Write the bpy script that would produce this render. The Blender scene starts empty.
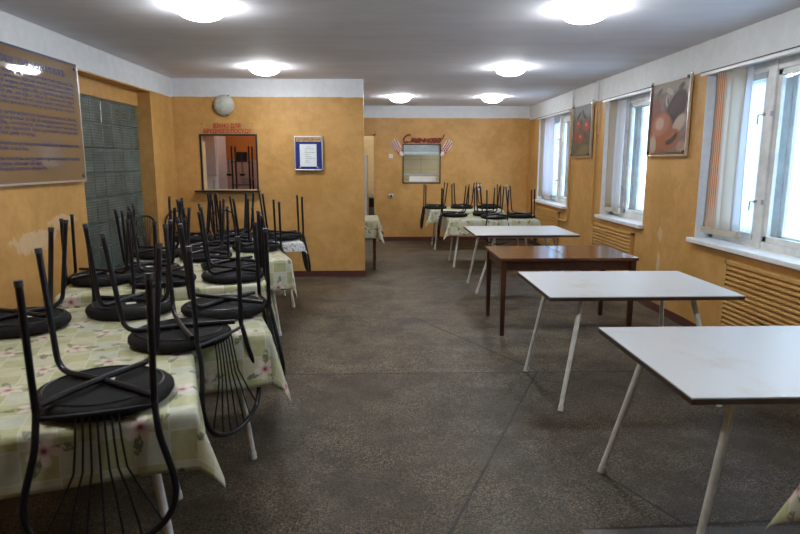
import bpy, bmesh, math, random
from mathutils import Vector, Matrix
random.seed(7)
SC = bpy.context.scene
COL = SC.collection
PI = math.pi
R = math.radians

# room measures (metres)
XL, XR, XP, YP, YB, H = -2.824, 3.053, -0.2242, 8.631, 12.611, 2.74
YR = -3.2                      # wall behind the camera
WT = 0.42                      # outer wall thickness

# ------------------------------------------------------------------ materials
def new_mat(name):
    m = bpy.data.materials.new(name); m.use_nodes = True
    nt = m.node_tree
    return m, nt, nt.nodes['Principled BSDF']

class NT:
    """tiny node helper"""
    def __init__(s, nt): s.nt = nt
    def n(s, typ, **kw):
        nd = s.nt.nodes.new(typ)
        for k, v in kw.items(): setattr(nd, k, v)
        return nd
    def l(s, a, b): s.nt.links.new(a, b)
    def put(s, sock, v):
        if hasattr(v, 'is_output') or isinstance(v, bpy.types.NodeSocket): s.l(v, sock)
        else: sock.default_value = v
    def math(s, op, a, b=0.0, c=None, clamp=False):
        nd = s.n('ShaderNodeMath', operation=op); nd.use_clamp = clamp
        s.put(nd.inputs[0], a); s.put(nd.inputs[1], b)
        if c is not None: s.put(nd.inputs[2], c)
        return nd.outputs[0]
    def mix(s, f, a, b):
        nd = s.n('ShaderNodeMix', data_type='RGBA')
        s.put(nd.inputs[0], f); s.put(nd.inputs[6], a); s.put(nd.inputs[7], b)
        return nd.outputs[2]
    def noise(s, vec, scale, detail=4.0, rough=0.6):
        nd = s.n('ShaderNodeTexNoise')
        nd.inputs['Scale'].default_value = scale; nd.inputs['Detail'].default_value = detail
        nd.inputs['Roughness'].default_value = rough
        if vec is not None: s.l(vec, nd.inputs['Vector'])
        return nd.outputs['Fac']
    def ramp(s, v, lo, hi):
        nd = s.n('ShaderNodeMapRange'); nd.interpolation_type = 'SMOOTHSTEP'
        s.put(nd.inputs[0], v); nd.inputs[1].default_value = lo; nd.inputs[2].default_value = hi
        return nd.outputs[0]
    def coord(s, kind='Object'):
        return s.n('ShaderNodeTexCoord').outputs[kind]
    def sep(s, v):
        nd = s.n('ShaderNodeSeparateXYZ'); s.l(v, nd.inputs[0]); return nd.outputs
    def mapping(s, v, loc=(0, 0, 0), rot=(0, 0, 0), scale=(1, 1, 1)):
        nd = s.n('ShaderNodeMapping'); s.l(v, nd.inputs[0])
        nd.inputs[1].default_value = loc; nd.inputs[2].default_value = rot; nd.inputs[3].default_value = scale
        return nd.outputs[0]
    def bump(s, h, bsdf, strength=0.2, dist=0.01):
        nd = s.n('ShaderNodeBump'); nd.inputs['Strength'].default_value = strength
        nd.inputs['Distance'].default_value = dist
        s.l(h, nd.inputs['Height']); s.l(nd.outputs[0], bsdf.inputs['Normal'])

def C(r, g, b): return (r, g, b, 1.0)

def plain(name, col, rough=0.5, metal=0.0, var=0.06, scale=12.0, spec=None, bump=0.0):
    m, nt, b = new_mat(name); q = NT(nt)
    v = q.noise(q.coord(), scale)
    f = q.ramp(v, 0.3, 0.7)
    lo = C(*[c * (1 - var) for c in col]); hi = C(*[min(1, c * (1 + var)) for c in col])
    q.l(q.mix(f, lo, hi), b.inputs['Base Color'])
    b.inputs['Roughness'].default_value = rough; b.inputs['Metallic'].default_value = metal
    if spec is not None: b.inputs['Specular IOR Level'].default_value = spec
    if bump: q.bump(v, b, bump, 0.004)
    return m

ORANGE = (0.53, 0.298, 0.088)
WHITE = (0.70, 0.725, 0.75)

def wall_mat(name, split=2.5, scuff=None, white=WHITE, smudge=None):
    m, nt, b = new_mat(name); q = NT(nt)
    co = q.coord(); x, y, z = q.sep(co)
    big = q.noise(co, 1.6, 5, 0.65); fine = q.noise(co, 9.0, 6, 0.7)
    o1 = C(ORANGE[0] * .86, ORANGE[1] * .82, ORANGE[2] * .75)
    o2 = C(ORANGE[0] * 1.12, ORANGE[1] * 1.13, ORANGE[2] * 1.3)
    f = q.ramp(q.math('ADD', q.math('MULTIPLY', big, 0.6), q.math('MULTIPLY', fine, 0.4)), 0.36, 0.64)
    oc = q.mix(f, o1, o2)
    chips = q.ramp(q.noise(co, 26, 3, 0.5), 0.74, 0.78)
    oc = q.mix(q.math('MULTIPLY', chips, 0.35), oc, C(.70, .58, .40))
    wf = q.ramp(fine, 0.3, 0.7)
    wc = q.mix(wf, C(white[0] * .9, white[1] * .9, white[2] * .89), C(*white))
    if scuff:      # worn patches of bare plaster: (x, y, z, rx, ry, rz)
        for (sx, sy, sz, rx, ry, rz, amt) in scuff:
            d = q.math('ADD', q.math('ADD',
                q.math('POWER', q.math('ABSOLUTE', q.math('DIVIDE', q.math('SUBTRACT', x, sx), rx)), 2.0),
                q.math('POWER', q.math('ABSOLUTE', q.math('DIVIDE', q.math('SUBTRACT', y, sy), ry)), 2.0)),
                q.math('POWER', q.math('ABSOLUTE', q.math('DIVIDE', q.math('SUBTRACT', z, sz), rz)), 2.0))
            rag = q.math('ADD', d, q.math('MULTIPLY', q.math('SUBTRACT', q.noise(co, 11, 6, 0.7), 0.5), 3.0))
            k = q.math('MULTIPLY', q.math('SUBTRACT', 1.0, q.ramp(rag, 0.55, 0.95)), amt)
            oc = q.mix(k, oc, C(.66, .58, .45))
    wob = q.math('ADD', z, q.math('MULTIPLY', q.math('SUBTRACT', q.noise(co, 5.0, 3), 0.5), 0.02))
    k = q.ramp(wob, split - 0.004, split + 0.004)
    q.l(q.mix(k, oc, wc), b.inputs['Base Color'])
    b.inputs['Roughness'].default_value = 0.5
    b.inputs['Specular IOR Level'].default_value = 0.35
    q.bump(fine, b, 0.12, 0.01)
    return m

M = {}
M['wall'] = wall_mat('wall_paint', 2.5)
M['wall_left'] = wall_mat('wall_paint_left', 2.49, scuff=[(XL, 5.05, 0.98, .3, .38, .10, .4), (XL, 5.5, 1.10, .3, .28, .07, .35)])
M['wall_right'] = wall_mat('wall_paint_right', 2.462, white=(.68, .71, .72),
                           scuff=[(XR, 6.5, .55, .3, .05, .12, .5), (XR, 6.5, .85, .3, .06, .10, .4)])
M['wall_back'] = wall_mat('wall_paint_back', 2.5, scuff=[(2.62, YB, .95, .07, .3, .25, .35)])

# ceiling: whitewash with slab joints and grime
m, nt, b = new_mat('ceiling_whitewash'); q = NT(nt)
co = q.coord(); x, y, z = q.sep(co)
st = q.noise(q.mapping(co, scale=(0.5, 2.2, 1)), 1.6, 7, 0.7)
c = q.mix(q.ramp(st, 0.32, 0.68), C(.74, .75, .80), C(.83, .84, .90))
jo = q.math('ABSOLUTE', q.math('SUBTRACT', q.math('FRACT', q.math('DIVIDE', q.math('ADD', y, 20.15), 1.22)), 0.5))
jw = q.math('ADD', jo, q.math('MULTIPLY', q.math('SUBTRACT', q.noise(co, 3, 4), 0.5), 0.012))
k = q.math('SUBTRACT', 1.0, q.ramp(jw, 0.003, 0.012))
c = q.mix(q.math('MULTIPLY', k, 0.4), c, C(.75, .75, .76))
stn = q.ramp(q.noise(q.mapping(co, scale=(.6, 3, 1)), 4, 6, .75), .66, .8)
c = q.mix(q.math('MULTIPLY', stn, .25), c, C(.36, .34, .33))
q.l(c, b.inputs['Base Color']); b.inputs['Roughness'].default_value = .75
q.bump(st, b, .15, .01)
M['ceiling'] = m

# floor: dark terrazzo with speckles, slab seams and cracks
m, nt, b = new_mat('terrazzo'); q = NT(nt)
co = q.coord(); x, y, z = q.sep(co)
big = q.noise(co, 0.9, 6, 0.65)
base = q.mix(q.ramp(big, 0.36, 0.64), C(.024, .018, .012), C(.058, .043, .028))
dens = q.ramp(q.math('ADD', q.math('MULTIPLY', q.noise(co, 2.0, 5, .65), .7), q.math('MULTIPLY', q.noise(co, 9.0, 4, .6), .3)), .38, .62)
for sc_, r0_, r1_, lo_, hi_, amt_, col_ in ((88.0, .30, .52, .10, .75, .75, (.29, .235, .150)), (150.0, .30, .55, .35, .8, .6, (.25, .20, .13)), (44.0, .16, .30, .80, .92, .6, (.36, .30, .21))):
    vo = q.n('ShaderNodeTexVoronoi', voronoi_dimensions='2D'); vo.inputs['Scale'].default_value = sc_; q.l(co, vo.inputs['Vector'])
    cr, cg, cb = q.sep(vo.outputs['Color'])
    chip = q.math('MULTIPLY', q.math('SUBTRACT', 1.0, q.ramp(vo.outputs['Distance'], r0_, r1_)), q.ramp(cr, lo_, hi_))
    chip = q.math('MULTIPLY', chip, q.math('MULTIPLY_ADD', dens, .75, .25))
    base = q.mix(q.math('MULTIPLY', chip, amt_), base, C(*col_))
dark = q.ramp(q.noise(co, 2.3, 6, .7), .55, .75)
base = q.mix(q.math('MULTIPLY', dark, .5), base, C(.035, .030, .028))
wob = q.math('MULTIPLY', q.math('SUBTRACT', q.noise(co, 6, 4), 0.5), 0.02)
def seg(x0, y0, x1, y1, w):
    """mask of a straight crack between two floor points"""
    L = math.hypot(x1 - x0, y1 - y0); ux, uy = (x1 - x0) / L, (y1 - y0) / L
    px = q.math('SUBTRACT', x, x0); py = q.math('SUBTRACT', y, y0)
    t = q.math('ADD', q.math('MULTIPLY', px, ux), q.math('MULTIPLY', py, uy))
    d = q.math('ABSOLUTE', q.math('ADD', q.math('ADD', q.math('MULTIPLY', px, -uy), q.math('MULTIPLY', py, ux)), wob))
    k = q.math('SUBTRACT', 1.0, q.ramp(d, w * .5, w))
    k = q.math('MULTIPLY', k, q.math('GREATER_THAN', t, 0.0))
    return q.math('MULTIPLY', k, q.math('LESS_THAN', t, L))
mask = None
for s in [(-2.8, 4.55, 3.05, 4.52, .014), (-2.8, 6.63, 3.05, 6.60, .010), (-2.8, 8.66, 3.05, 8.66, .010),
          (.905, 2.46, 3.05, 2.56, .014), (.28, 2.40, 1.235, 4.55, .011), (.36, 6.25, 1.235, 4.56, .013),
          (1.17, 2.96, 1.52, 2.2, .011)]:
    k = seg(*s); mask = k if mask is None else q.math('MAXIMUM', mask, k)
base = q.mix(q.math('MULTIPLY', mask, .8), base, C(.016, .013, .011))
oldslab = q.math('MULTIPLY', q.math('SUBTRACT', 1.0, q.ramp(q.math('ADD', y, wob), 4.53, 4.55)), .28)
base = q.mix(oldslab, base, C(.020, .015, .011))
# paler worn slab near the camera and dusty light slab further back
near = q.math('SUBTRACT', 1.0, q.ramp(q.math('ADD', y, wob), 2.46, 2.47))
near = q.math('MULTIPLY', near, q.math('MULTIPLY', q.math('GREATER_THAN', x, .9), .55))
base = q.mix(near, base, C(.17, .16, .155))
q.l(base, b.inputs['Base Color'])
rr = q.n('ShaderNodeMapRange'); q.l(q.noise(co, 3.0, 6, .7), rr.inputs[0])
rr.inputs[1].default_value = .3; rr.inputs[2].default_value = .7; rr.inputs[3].default_value = .44; rr.inputs[4].default_value = .64
q.l(rr.outputs[0], b.inputs['Roughness'])
b.inputs['Specular IOR Level'].default_value = .24
q.bump(q.math('SUBTRACT', q.noise(co, 60, 3), q.math('MULTIPLY', mask, 1.2)), b, .12, .006)
M['floor'] = m

M['baseboard'] = plain('dark_red_paint', (.085, .026, .022), .45)
M['white_paint'] = plain('white_gloss_paint', (.76, .77, .77), .35, var=.05)
M['old_white'] = plain('worn_white_paint', (.66, .67, .65), .45, var=.12, scale=7)
M['laminate'] = None
M['chair_metal'] = plain('black_enamel', (.005, .005, .008), .33, var=.2, spec=.35)
M['seat_fabric'] = plain('black_fabric', (.008, .0075, .0075), .8, var=.4, scale=60, bump=.5, spec=.2)
M['cap'] = plain('grey_plastic', (.035, .035, .04), .5)
M['tag'] = plain('paper_tag', (.75, .70, .60), .7)
M['leg_white'] = plain('cream_enamel', (.66, .65, .60), .35, var=.12, scale=20)
M['edge_brown'] = plain('dark_brown_edge', (.045, .022, .014), .4, var=.2)
M['silver'] = plain('brushed_aluminium', (.72, .72, .72), .3, metal=.9)
M['dark'] = plain('black_metal', (.012, .011, .012), .4)
M['plug'] = plain('dark_cap', (.03, .025, .02), .3)
M['orange_metal'] = plain('orange_enamel', (ORANGE[0] * .98, ORANGE[1] * .98, ORANGE[2]), .42, var=.08)
M['navy'] = plain('navy_ink', (.035, .035, .11), .5)
M['red'] = plain('red_film', (.40, .012, .018), .4)
M['maroon'] = plain('maroon_film', (.20, .008, .022), .4)
M['globe'] = plain('dusty_glass_shade', (.44, .46, .40), .35, var=.18, scale=8)
M['blue'] = plain('blue_panel', (.005, .014, .16), .35)
M['gold'] = plain('gold_strip', (.55, .36, .16), .5, var=.3, scale=40)
M['ink'] = plain('dark_ink', (.06, .03, .03), .6)
M['grey_ink'] = plain('grey_ink', (.34, .34, .36), .6)
M['paper'] = plain('paper', (.72, .76, .78), .6, var=.03)
M['plastic_white'] = plain('white_plastic', (.74, .73, .68), .4)
M['steel'] = plain('steel', (.45, .46, .48), .35, metal=.8)
M['fridge'] = plain('fridge_enamel', (.66, .66, .68), .3, var=.04)
M['hood'] = plain('blue_grey_sheet_metal', (.22, .30, .38), .35, var=.1)
M['hood_lip'] = plain('pale_blue_lip', (.42, .56, .66), .35)
M['stove'] = plain('black_stove', (.02, .022, .025), .3)
M['snow'] = plain('snow', (.85, .88, .92), .8, var=.04, scale=1.0)
M['bark'] = plain('bark', (.22, .20, .19), .9, var=.3)
M['wire'] = plain('fence_wire', (.35, .38, .42), .5)
M['kitchen_cream'] = plain('kitchen_cream_paint', (.60, .46, .26), .5)

# white laminate with yellowed wear
m, nt, b = new_mat('white_laminate'); q = NT(nt)
co = q.coord()
n1 = q.noise(co, 2.2, 6, .7); n2 = q.noise(co, 14, 5, .7)
c = q.mix(q.ramp(n1, .50, .72), C(.47, .48, .48), C(.40, .36, .28))
c = q.mix(q.math('MULTIPLY', q.ramp(n2, .68, .8), .4), c, C(.45, .40, .33))
q.l(c, b.inputs['Base Color'])
b.inputs['Roughness'].default_value = .38
M['laminate'] = m

# polished dark wood
m, nt, b = new_mat('polished_wood'); q = NT(nt)
co = q.coord()
g = q.noise(q.mapping(co, scale=(1.2, 14, 14)), 3.0, 6, .6)
c = q.mix(q.ramp(g, .35, .65), C(.062, .023, .011), C(.130, .052, .025))
q.l(c, b.inputs['Base Color'])
b.inputs['Roughness'].default_value = .16
b.inputs['Specular IOR Level'].default_value = .6
M['wood_top'] = m
M['wood_leg'] = plain('dark_wood', (.050, .018, .010), .32, var=.25, scale=25)

# tablecloth: oilcloth with pale green squares and pink lilies
m, nt, b = new_mat('floral_oilcloth'); q = NT(nt)
uv = q.coord('UV')
u, v, w = q.sep(uv)
S = 0.115
iu = q.math('FLOOR', q.math('DIVIDE', u, S)); iv = q.math('FLOOR', q.math('DIVIDE', v, S))
wn = q.n('ShaderNodeTexWhiteNoise', noise_dimensions='2D')
cx = q.n('ShaderNodeCombineXYZ'); q.l(iu, cx.inputs[0]); q.l(iv, cx.inputs[1]); q.l(cx.outputs[0], wn.inputs['Vector'])
rv = wn.outputs['Value']
chk = q.math('MODULO', q.math('ADD', q.math('ADD', iu, iv), 200.0), 2.0)
mott = q.noise(uv, 22, 5, .65)
cg = q.mix(q.ramp(mott, .3, .7), C(.36, .37, .19), C(.47, .46, .27))
cc = q.mix(q.ramp(mott, .3, .7), C(.48, .47, .31), C(.55, .53, .39))
cb_ = q.mix(q.ramp(mott, .3, .7), C(.44, .46, .35), C(.52, .54, .44))
light = q.mix(q.math('GREATER_THAN', rv, .55), cc, cb_)
c = q.mix(q.math('MULTIPLY', chk, q.math('GREATER_THAN', rv, .12)), light, cg)
fu = q.math('ABSOLUTE', q.math('SUBTRACT', q.math('FRACT', q.math('DIVIDE', u, S)), .5))
fv = q.math('ABSOLUTE', q.math('SUBTRACT', q.math('FRACT', q.math('DIVIDE', v, S)), .5))
ln = q.ramp(q.math('MAXIMUM', fu, fv), .465, .49)
c = q.mix(q.math('MULTIPLY', ln, .5), c, C(.68, .68, .58))
# flowers on a jittered lattice
T = 0.25
gu = q.math('DIVIDE', u, T); gv = q.math('DIVIDE', v, T)
row = q.math('FLOOR', gv)
gu = q.math('ADD', gu, q.math('MULTIPLY', q.math('MODULO', q.math('ADD', row, 100.0), 2.0), .5))
lu = q.math('MULTIPLY', q.math('SUBTRACT', q.math('FRACT', gu), .5), T)
lv = q.math('MULTIPLY', q.math('SUBTRACT', q.math('FRACT', gv), .5), T)
wn2 = q.n('ShaderNodeTexWhiteNoise', noise_dimensions='2D')
cx2 = q.n('ShaderNodeCombineXYZ'); q.l(q.math('FLOOR', gu), cx2.inputs[0]); q.l(row, cx2.inputs[1]); q.l(cx2.outputs[0], wn2.inputs['Vector'])
jr, jg, jb = q.sep(wn2.outputs['Color'])
lu = q.math('ADD', lu, q.math('MULTIPLY', q.math('SUBTRACT', jr, .5), .10))
lv = q.math('ADD', lv, q.math('MULTIPLY', q.math('SUBTRACT', jg, .5), .08))
ang = q.math('ADD', q.math('ARCTAN2', lv, lu), q.math('MULTIPLY', jb, 6.0))
rad = q.math('SQRT', q.math('ADD', q.math('MULTIPLY', lu, lu), q.math('MULTIPLY', lv, lv)))
pet = q.math('ADD', .020, q.math('MULTIPLY', q.math('ABSOLUTE', q.math('SINE', q.math('MULTIPLY', ang, 2.5))), .040))
leafr = q.math('ADD', .010, q.math('MULTIPLY', q.math('POWER', q.math('ABSOLUTE', q.math('SINE', q.math('ADD', q.math('MULTIPLY', ang, 1.5), .9))), 8.0), .095))
kl = q.math('SUBTRACT', 1.0, q.ramp(q.math('SUBTRACT', rad, leafr), -.006, .004))
kl = q.math('MULTIPLY', kl, q.ramp(q.noise(uv, 60, 3), .38, .5))
c = q.mix(q.math('MULTIPLY', kl, .85), c, C(.10, .12, .055))
kp = q.math('SUBTRACT', 1.0, q.ramp(q.math('SUBTRACT', rad, pet), -.006, .004))
pc = q.mix(q.ramp(rad, .004, .028), C(.40, .16, .16), C(.64, .56, .49))
c = q.mix(q.math('MULTIPLY', kp, .95), c, pc)
kc = q.math('SUBTRACT', 1.0, q.ramp(rad, .006, .011))
c = q.mix(q.math('MULTIPLY', kc, .9), c, C(.22, .03, .035))
q.l(c, b.inputs['Base Color'])
b.inputs['Roughness'].default_value = .40
b.inputs['Specular IOR Level'].default_value = .4
q.bump(q.noise(uv, 10, 5, .7), b, .12, .01)
M['cloth'] = m

m, nt, b = new_mat('white_patterned_cloth'); q = NT(nt)
uv = q.coord('UV')
n1 = q.ramp(q.noise(uv, 34, 2, .4), .56, .60)
c = q.mix(n1, C(.66, .67, .66), C(.20, .21, .28))
n2 = q.ramp(q.noise(q.mapping(uv, loc=(5, 2, 0)), 28, 2, .4), .64, .67)
c = q.mix(n2, c, C(.45, .20, .18))
q.l(c, b.inputs['Base Color']); b.inputs['Roughness'].default_value = .45
M['cloth_white'] = m

# dark green ribbed glass blocks
m, nt, b = new_mat('glass_block'); q = NT(nt)
co = q.coord(); x, y, z = q.sep(co)
n1 = q.noise(co, 3.0, 4, .6)
wv = q.n('ShaderNodeTexWave', wave_type='BANDS', bands_direction='Z'); wv.inputs['Scale'].default_value = 11.0
wv.inputs['Distortion'].default_value = .5; q.l(co, wv.inputs['Vector'])
c = q.mix(q.ramp(n1, .3, .7), C(.065, .095, .088), C(.135, .180, .165))
c = q.mix(q.math('MULTIPLY', wv.outputs['Fac'], .55), c, C(.035, .055, .050))
q.l(c, b.inputs['Base Color'])
b.inputs['Roughness'].default_value = .22; b.inputs['Specular IOR Level'].default_value = .7
q.bump(wv.outputs['Fac'], b, .35, .006)
M['glass_block'] = m
M['mortar'] = plain('green_grey_joint', (.10, .16, .15), .7, var=.2)

# window pane: clear, slightly reflective
m, nt, b = new_mat('window_glass'); q = NT(nt)
nt.nodes.remove(b)
out = [n for n in nt.nodes if n.type == 'OUTPUT_MATERIAL'][0]
tr = q.n('ShaderNodeBsdfTransparent'); tr.inputs[0].default_value = C(.93, .965, .99)
gl = q.n('ShaderNodeBsdfGlossy'); gl.inputs['Roughness'].default_value = .03
fr = q.n('ShaderNodeLayerWeight'); fr.inputs[0].default_value = .5
fk = q.math('MULTIPLY_ADD', q.math('POWER', fr.outputs['Facing'], 5.0), .9, .02)
mx = q.n('ShaderNodeMixShader'); q.l(fk, mx.inputs[0]); q.l(tr.outputs[0], mx.inputs[1]); q.l(gl.outputs[0], mx.inputs[2])
q.l(mx.outputs[0], out.inputs[0])
M['glass'] = m

# frosted streaky lower film on the narrow sashes
m, nt, b = new_mat('frosted_glass'); q = NT(nt)
nt.nodes.remove(b)
out = [n for n in nt.nodes if n.type == 'OUTPUT_MATERIAL'][0]
co = q.coord()
st = q.ramp(q.noise(q.mapping(co, scale=(1, 9, 1.1)), 3.0, 6, .65), .35, .7)
tl = q.n('ShaderNodeBsdfTranslucent'); q.l(q.mix(st, C(.62, .76, .92), C(.93, .96, .98)), tl.inputs[0])
tr = q.n('ShaderNodeBsdfTransparent'); tr.inputs[0].default_value = C(.9, .95, 1)
mx = q.n('ShaderNodeMixShader'); mx.inputs[0].default_value = .55
q.l(tl.outputs[0], mx.inputs[1]); q.l(tr.outputs[0], mx.inputs[2]); q.l(mx.outputs[0], out.inputs[0])
M['frost'] = m

def translucent(name, col, t=.7, stripes=None):
    m, nt, b = new_mat(name); q = NT(nt)
    out = [n for n in nt.nodes if n.type == 'OUTPUT_MATERIAL'][0]
    uv = q.coord('UV'); u, v, w = q.sep(uv)
    n1 = q.noise(q.mapping(uv, scale=(1, .12, 1)), 60, 3)
    c = q.mix(q.ramp(n1, .3, .7), C(*[k * .93 for k in col]), C(*col))
    if stripes:
        s = q.ramp(q.math('SINE', q.math('MULTIPLY', u, 6.283 * 7)), -.3, .3)
        k = q.math('MULTIPLY', s, q.ramp(v, .02, .25))
        c = q.mix(k, c, C(*stripes))
    q.l(c, b.inputs['Base Color']); b.inputs['Roughness'].default_value = .8
    tl = q.n('ShaderNodeBsdfTranslucent'); q.l(c, tl.inputs[0])
    mx = q.n('ShaderNodeMixShader'); mx.inputs[0].default_value = t
    q.l(b.outputs[0], mx.inputs[1]); q.l(tl.outputs[0], mx.inputs[2]); q.l(mx.outputs[0], out.inputs[0])
    return m
M['slat_cream'] = translucent('cream_blind_fabric', (.84, .78, .68))
M['slat_beige'] = translucent('beige_blind_fabric', (.70, .59, .45))
M['slat_white'] = translucent('white_blind_fabric', (.87, .86, .86))
M['slat_pink'] = translucent('pinkish_blind_fabric', (.85, .78, .77))
M['slat_orange'] = translucent('orange_striped_blind_fabric', (.82, .68, .54), .5, stripes=(.72, .26, .06))
M['weight'] = plain('beige_hem_weight', (.50, .46, .37), .6)

def emit(name, col, s):
    m, nt, b = new_mat(name)
    b.inputs['Base Color'].default_value = C(.8, .8, .8)
    b.inputs['Emission Color'].default_value = C(*col); b.inputs['Emission Strength'].default_value = s
    return m
LAMP = 80.0
M['lamp'] = emit('lit_opal_shade', (.96, .98, 1.0), LAMP)
M['added_tube_lamp'] = emit('added_kitchen_tube', (1.0, .92, .85), 90.0)  # glow of the lamps added in the back rooms

def acrylic(name, tint, rough=.04, alpha=.55, base=(.5, .4, .3)):
    """printed clear sheet: partly transparent, glossy face"""
    m, nt, b = new_mat(name); q = NT(nt)
    b.inputs['Base Color'].default_value = C(*base); b.inputs['Roughness'].default_value = rough
    b.inputs['Alpha'].default_value = alpha; b.inputs['Specular IOR Level'].default_value = .6
    return m
M['acrylic_sign'] = acrylic('brown_tinted_acrylic', None, .045, .9, (.24, .155, .085))
M['acrylic_clear'] = acrylic('clear_acrylic', None, .08, .022, (.4, .4, .4))

def tiles(name, c1, grout, w, h, upper=None, zsplit=0):
    m, nt, b = new_mat(name); q = NT(nt)
    co = q.coord(); x, y, z = q.sep(co)
    fx = q.math('ABSOLUTE', q.math('SUBTRACT', q.math('FRACT', q.math('DIVIDE', q.math('ADD', x, 20.0), w)), .5))
    fz = q.math('ABSOLUTE', q.math('SUBTRACT', q.math('FRACT', q.math('DIVIDE', z, h)), .5))
    g = q.ramp(q.math('MAXIMUM', fx, fz), .475, .485)
    n = q.noise(co, 5)
    c = q.mix(q.ramp(n, .3, .7), C(*[k * .93 for k in c1]), C(*c1))
    c = q.mix(g, c, C(*grout))
    if upper: c = q.mix(q.ramp(z, zsplit - .003, zsplit + .003), c, C(*upper))
    q.l(c, b.inputs['Base Color']); b.inputs['Roughness'].default_value = .3
    return m
M['tile_pink'] = tiles('pink_tiles', (.52, .36, .32), (.36, .25, .22), .2, .2, upper=(.55, .20, .05), zsplit=1.66)
M['tile_yellow'] = tiles('cream_tiles', (.62, .50, .30), (.42, .34, .22), .42, .24)

def picture(name, base, blobs, ramp_to=None):
    """printed picture: soft ellipses over a ground; coordinates are the UV of the sheet"""
    m, nt, b = new_mat(name); q = NT(nt)
    uv = q.coord('UV'); u, v, w = q.sep(uv)
    n = q.noise(uv, 6, 5, .65)
    c = q.mix(q.ramp(n, .3, .7), C(*[.8 * k_ ** 1.4 for k_ in base[0]]), C(*[.8 * k_ ** 1.4 for k_ in base[1]]))
    for (cx, cy, rx, ry, rot, col, soft) in blobs:
        col = tuple(.88 * k_ ** 1.45 for k_ in col)
        du = q.math('SUBTRACT', u, cx); dv = q.math('SUBTRACT', v, cy)
        ca, sa = math.cos(rot), math.sin(rot)
        a = q.math('DIVIDE', q.math('ADD', q.math('MULTIPLY', du, ca), q.math('MULTIPLY', dv, sa)), rx)
        bb = q.math('DIVIDE', q.math('SUBTRACT', q.math('MULTIPLY', dv, ca), q.math('MULTIPLY', du, sa)), ry)
        d = q.math('SQRT', q.math('ADD', q.math('MULTIPLY', a, a), q.math('MULTIPLY', bb, bb)))
        k = q.math('SUBTRACT', 1.0, q.ramp(d, 1 - soft, 1 + soft * .3))
        c = q.mix(k, c, C(*col))
    q.l(c, b.inputs['Base Color']); b.inputs['Roughness'].default_value = .5
    b.inputs['Specular IOR Level'].default_value = .3
    return m
M['pic_food'] = picture('food_print', ((.30, .20, .18), (.46, .36, .33)), [
    (.5, .93, .6, .08, 0, (.50, .44, .38), .3), (.2, .88, .10, .04, .5, (.16, .20, .17), .4), (.5, .86, .12, .05, -.4, (.60, .58, .52), .4),
    (.8, .90, .10, .05, .4, (.14, .17, .15), .4), (.44, .74, .06, .09, 0, (.62, .60, .56), .3), (.46, .73, .03, .08, .2, (.18, .22, .25), .4),
    (.10, .55, .22, .30, 0, (.36, .20, .15), .4), (.70, .62, .32, .20, .6, (.11, .05, .055), .15), (.68, .66, .22, .09, .6, (.17, .08, .085), .5),
    (.30, .30, .36, .30, 0, (.50, .20, .09), .15), (.28, .40, .30, .17, .2, (.56, .29, .20), .3), (.26, .42, .14, .10, .1, (.66, .48, .40), .3),
    (.80, .40, .20, .11, .5, (.64, .54, .46), .3), (.60, .18, .26, .15, .3, (.52, .21, .10), .2), (.62, .19, .18, .07, .4, (.12, .05, .03), .25),
    (.60, .23, .15, .03, .4, (.52, .26, .15), .3), (.08, .10, .12, .18, 0, (.62, .52, .42), .4), (.9, .07, .15, .09, 0, (.58, .42, .33), .4)])
M['pic_tomato'] = picture('tomato_print', ((.21, .17, .10), (.34, .27, .17)), [
    (.5, .92, .7, .22, 0, (.36, .36, .37), .5), (.30, .80, .16, .05, .5, (.10, .12, .10), .4), (.55, .82, .05, .14, .7, (.11, .12, .11), .4),
    (.62, .78, .15, .04, -.5, (.13, .14, .12), .4), (.45, .70, .03, .12, -.3, (.14, .12, .09), .4),
    (.28, .62, .14, .10, 0, (.58, .13, .09), .2), (.74, .57, .16, .12, 0, (.60, .14, .10), .2), (.14, .40, .14, .11, 0, (.52, .12, .07), .2),
    (.44, .34, .17, .12, 0, (.60, .16, .10), .2), (.25, .65, .05, .03, 0, (.75, .42, .36), .5), (.72, .60, .06, .04, 0, (.76, .45, .40), .5),
    (.42, .37, .06, .04, 0, (.76, .45, .38), .5), (.6, .08, .4, .12, .2, (.40, .33, .18), .5)])

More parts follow.
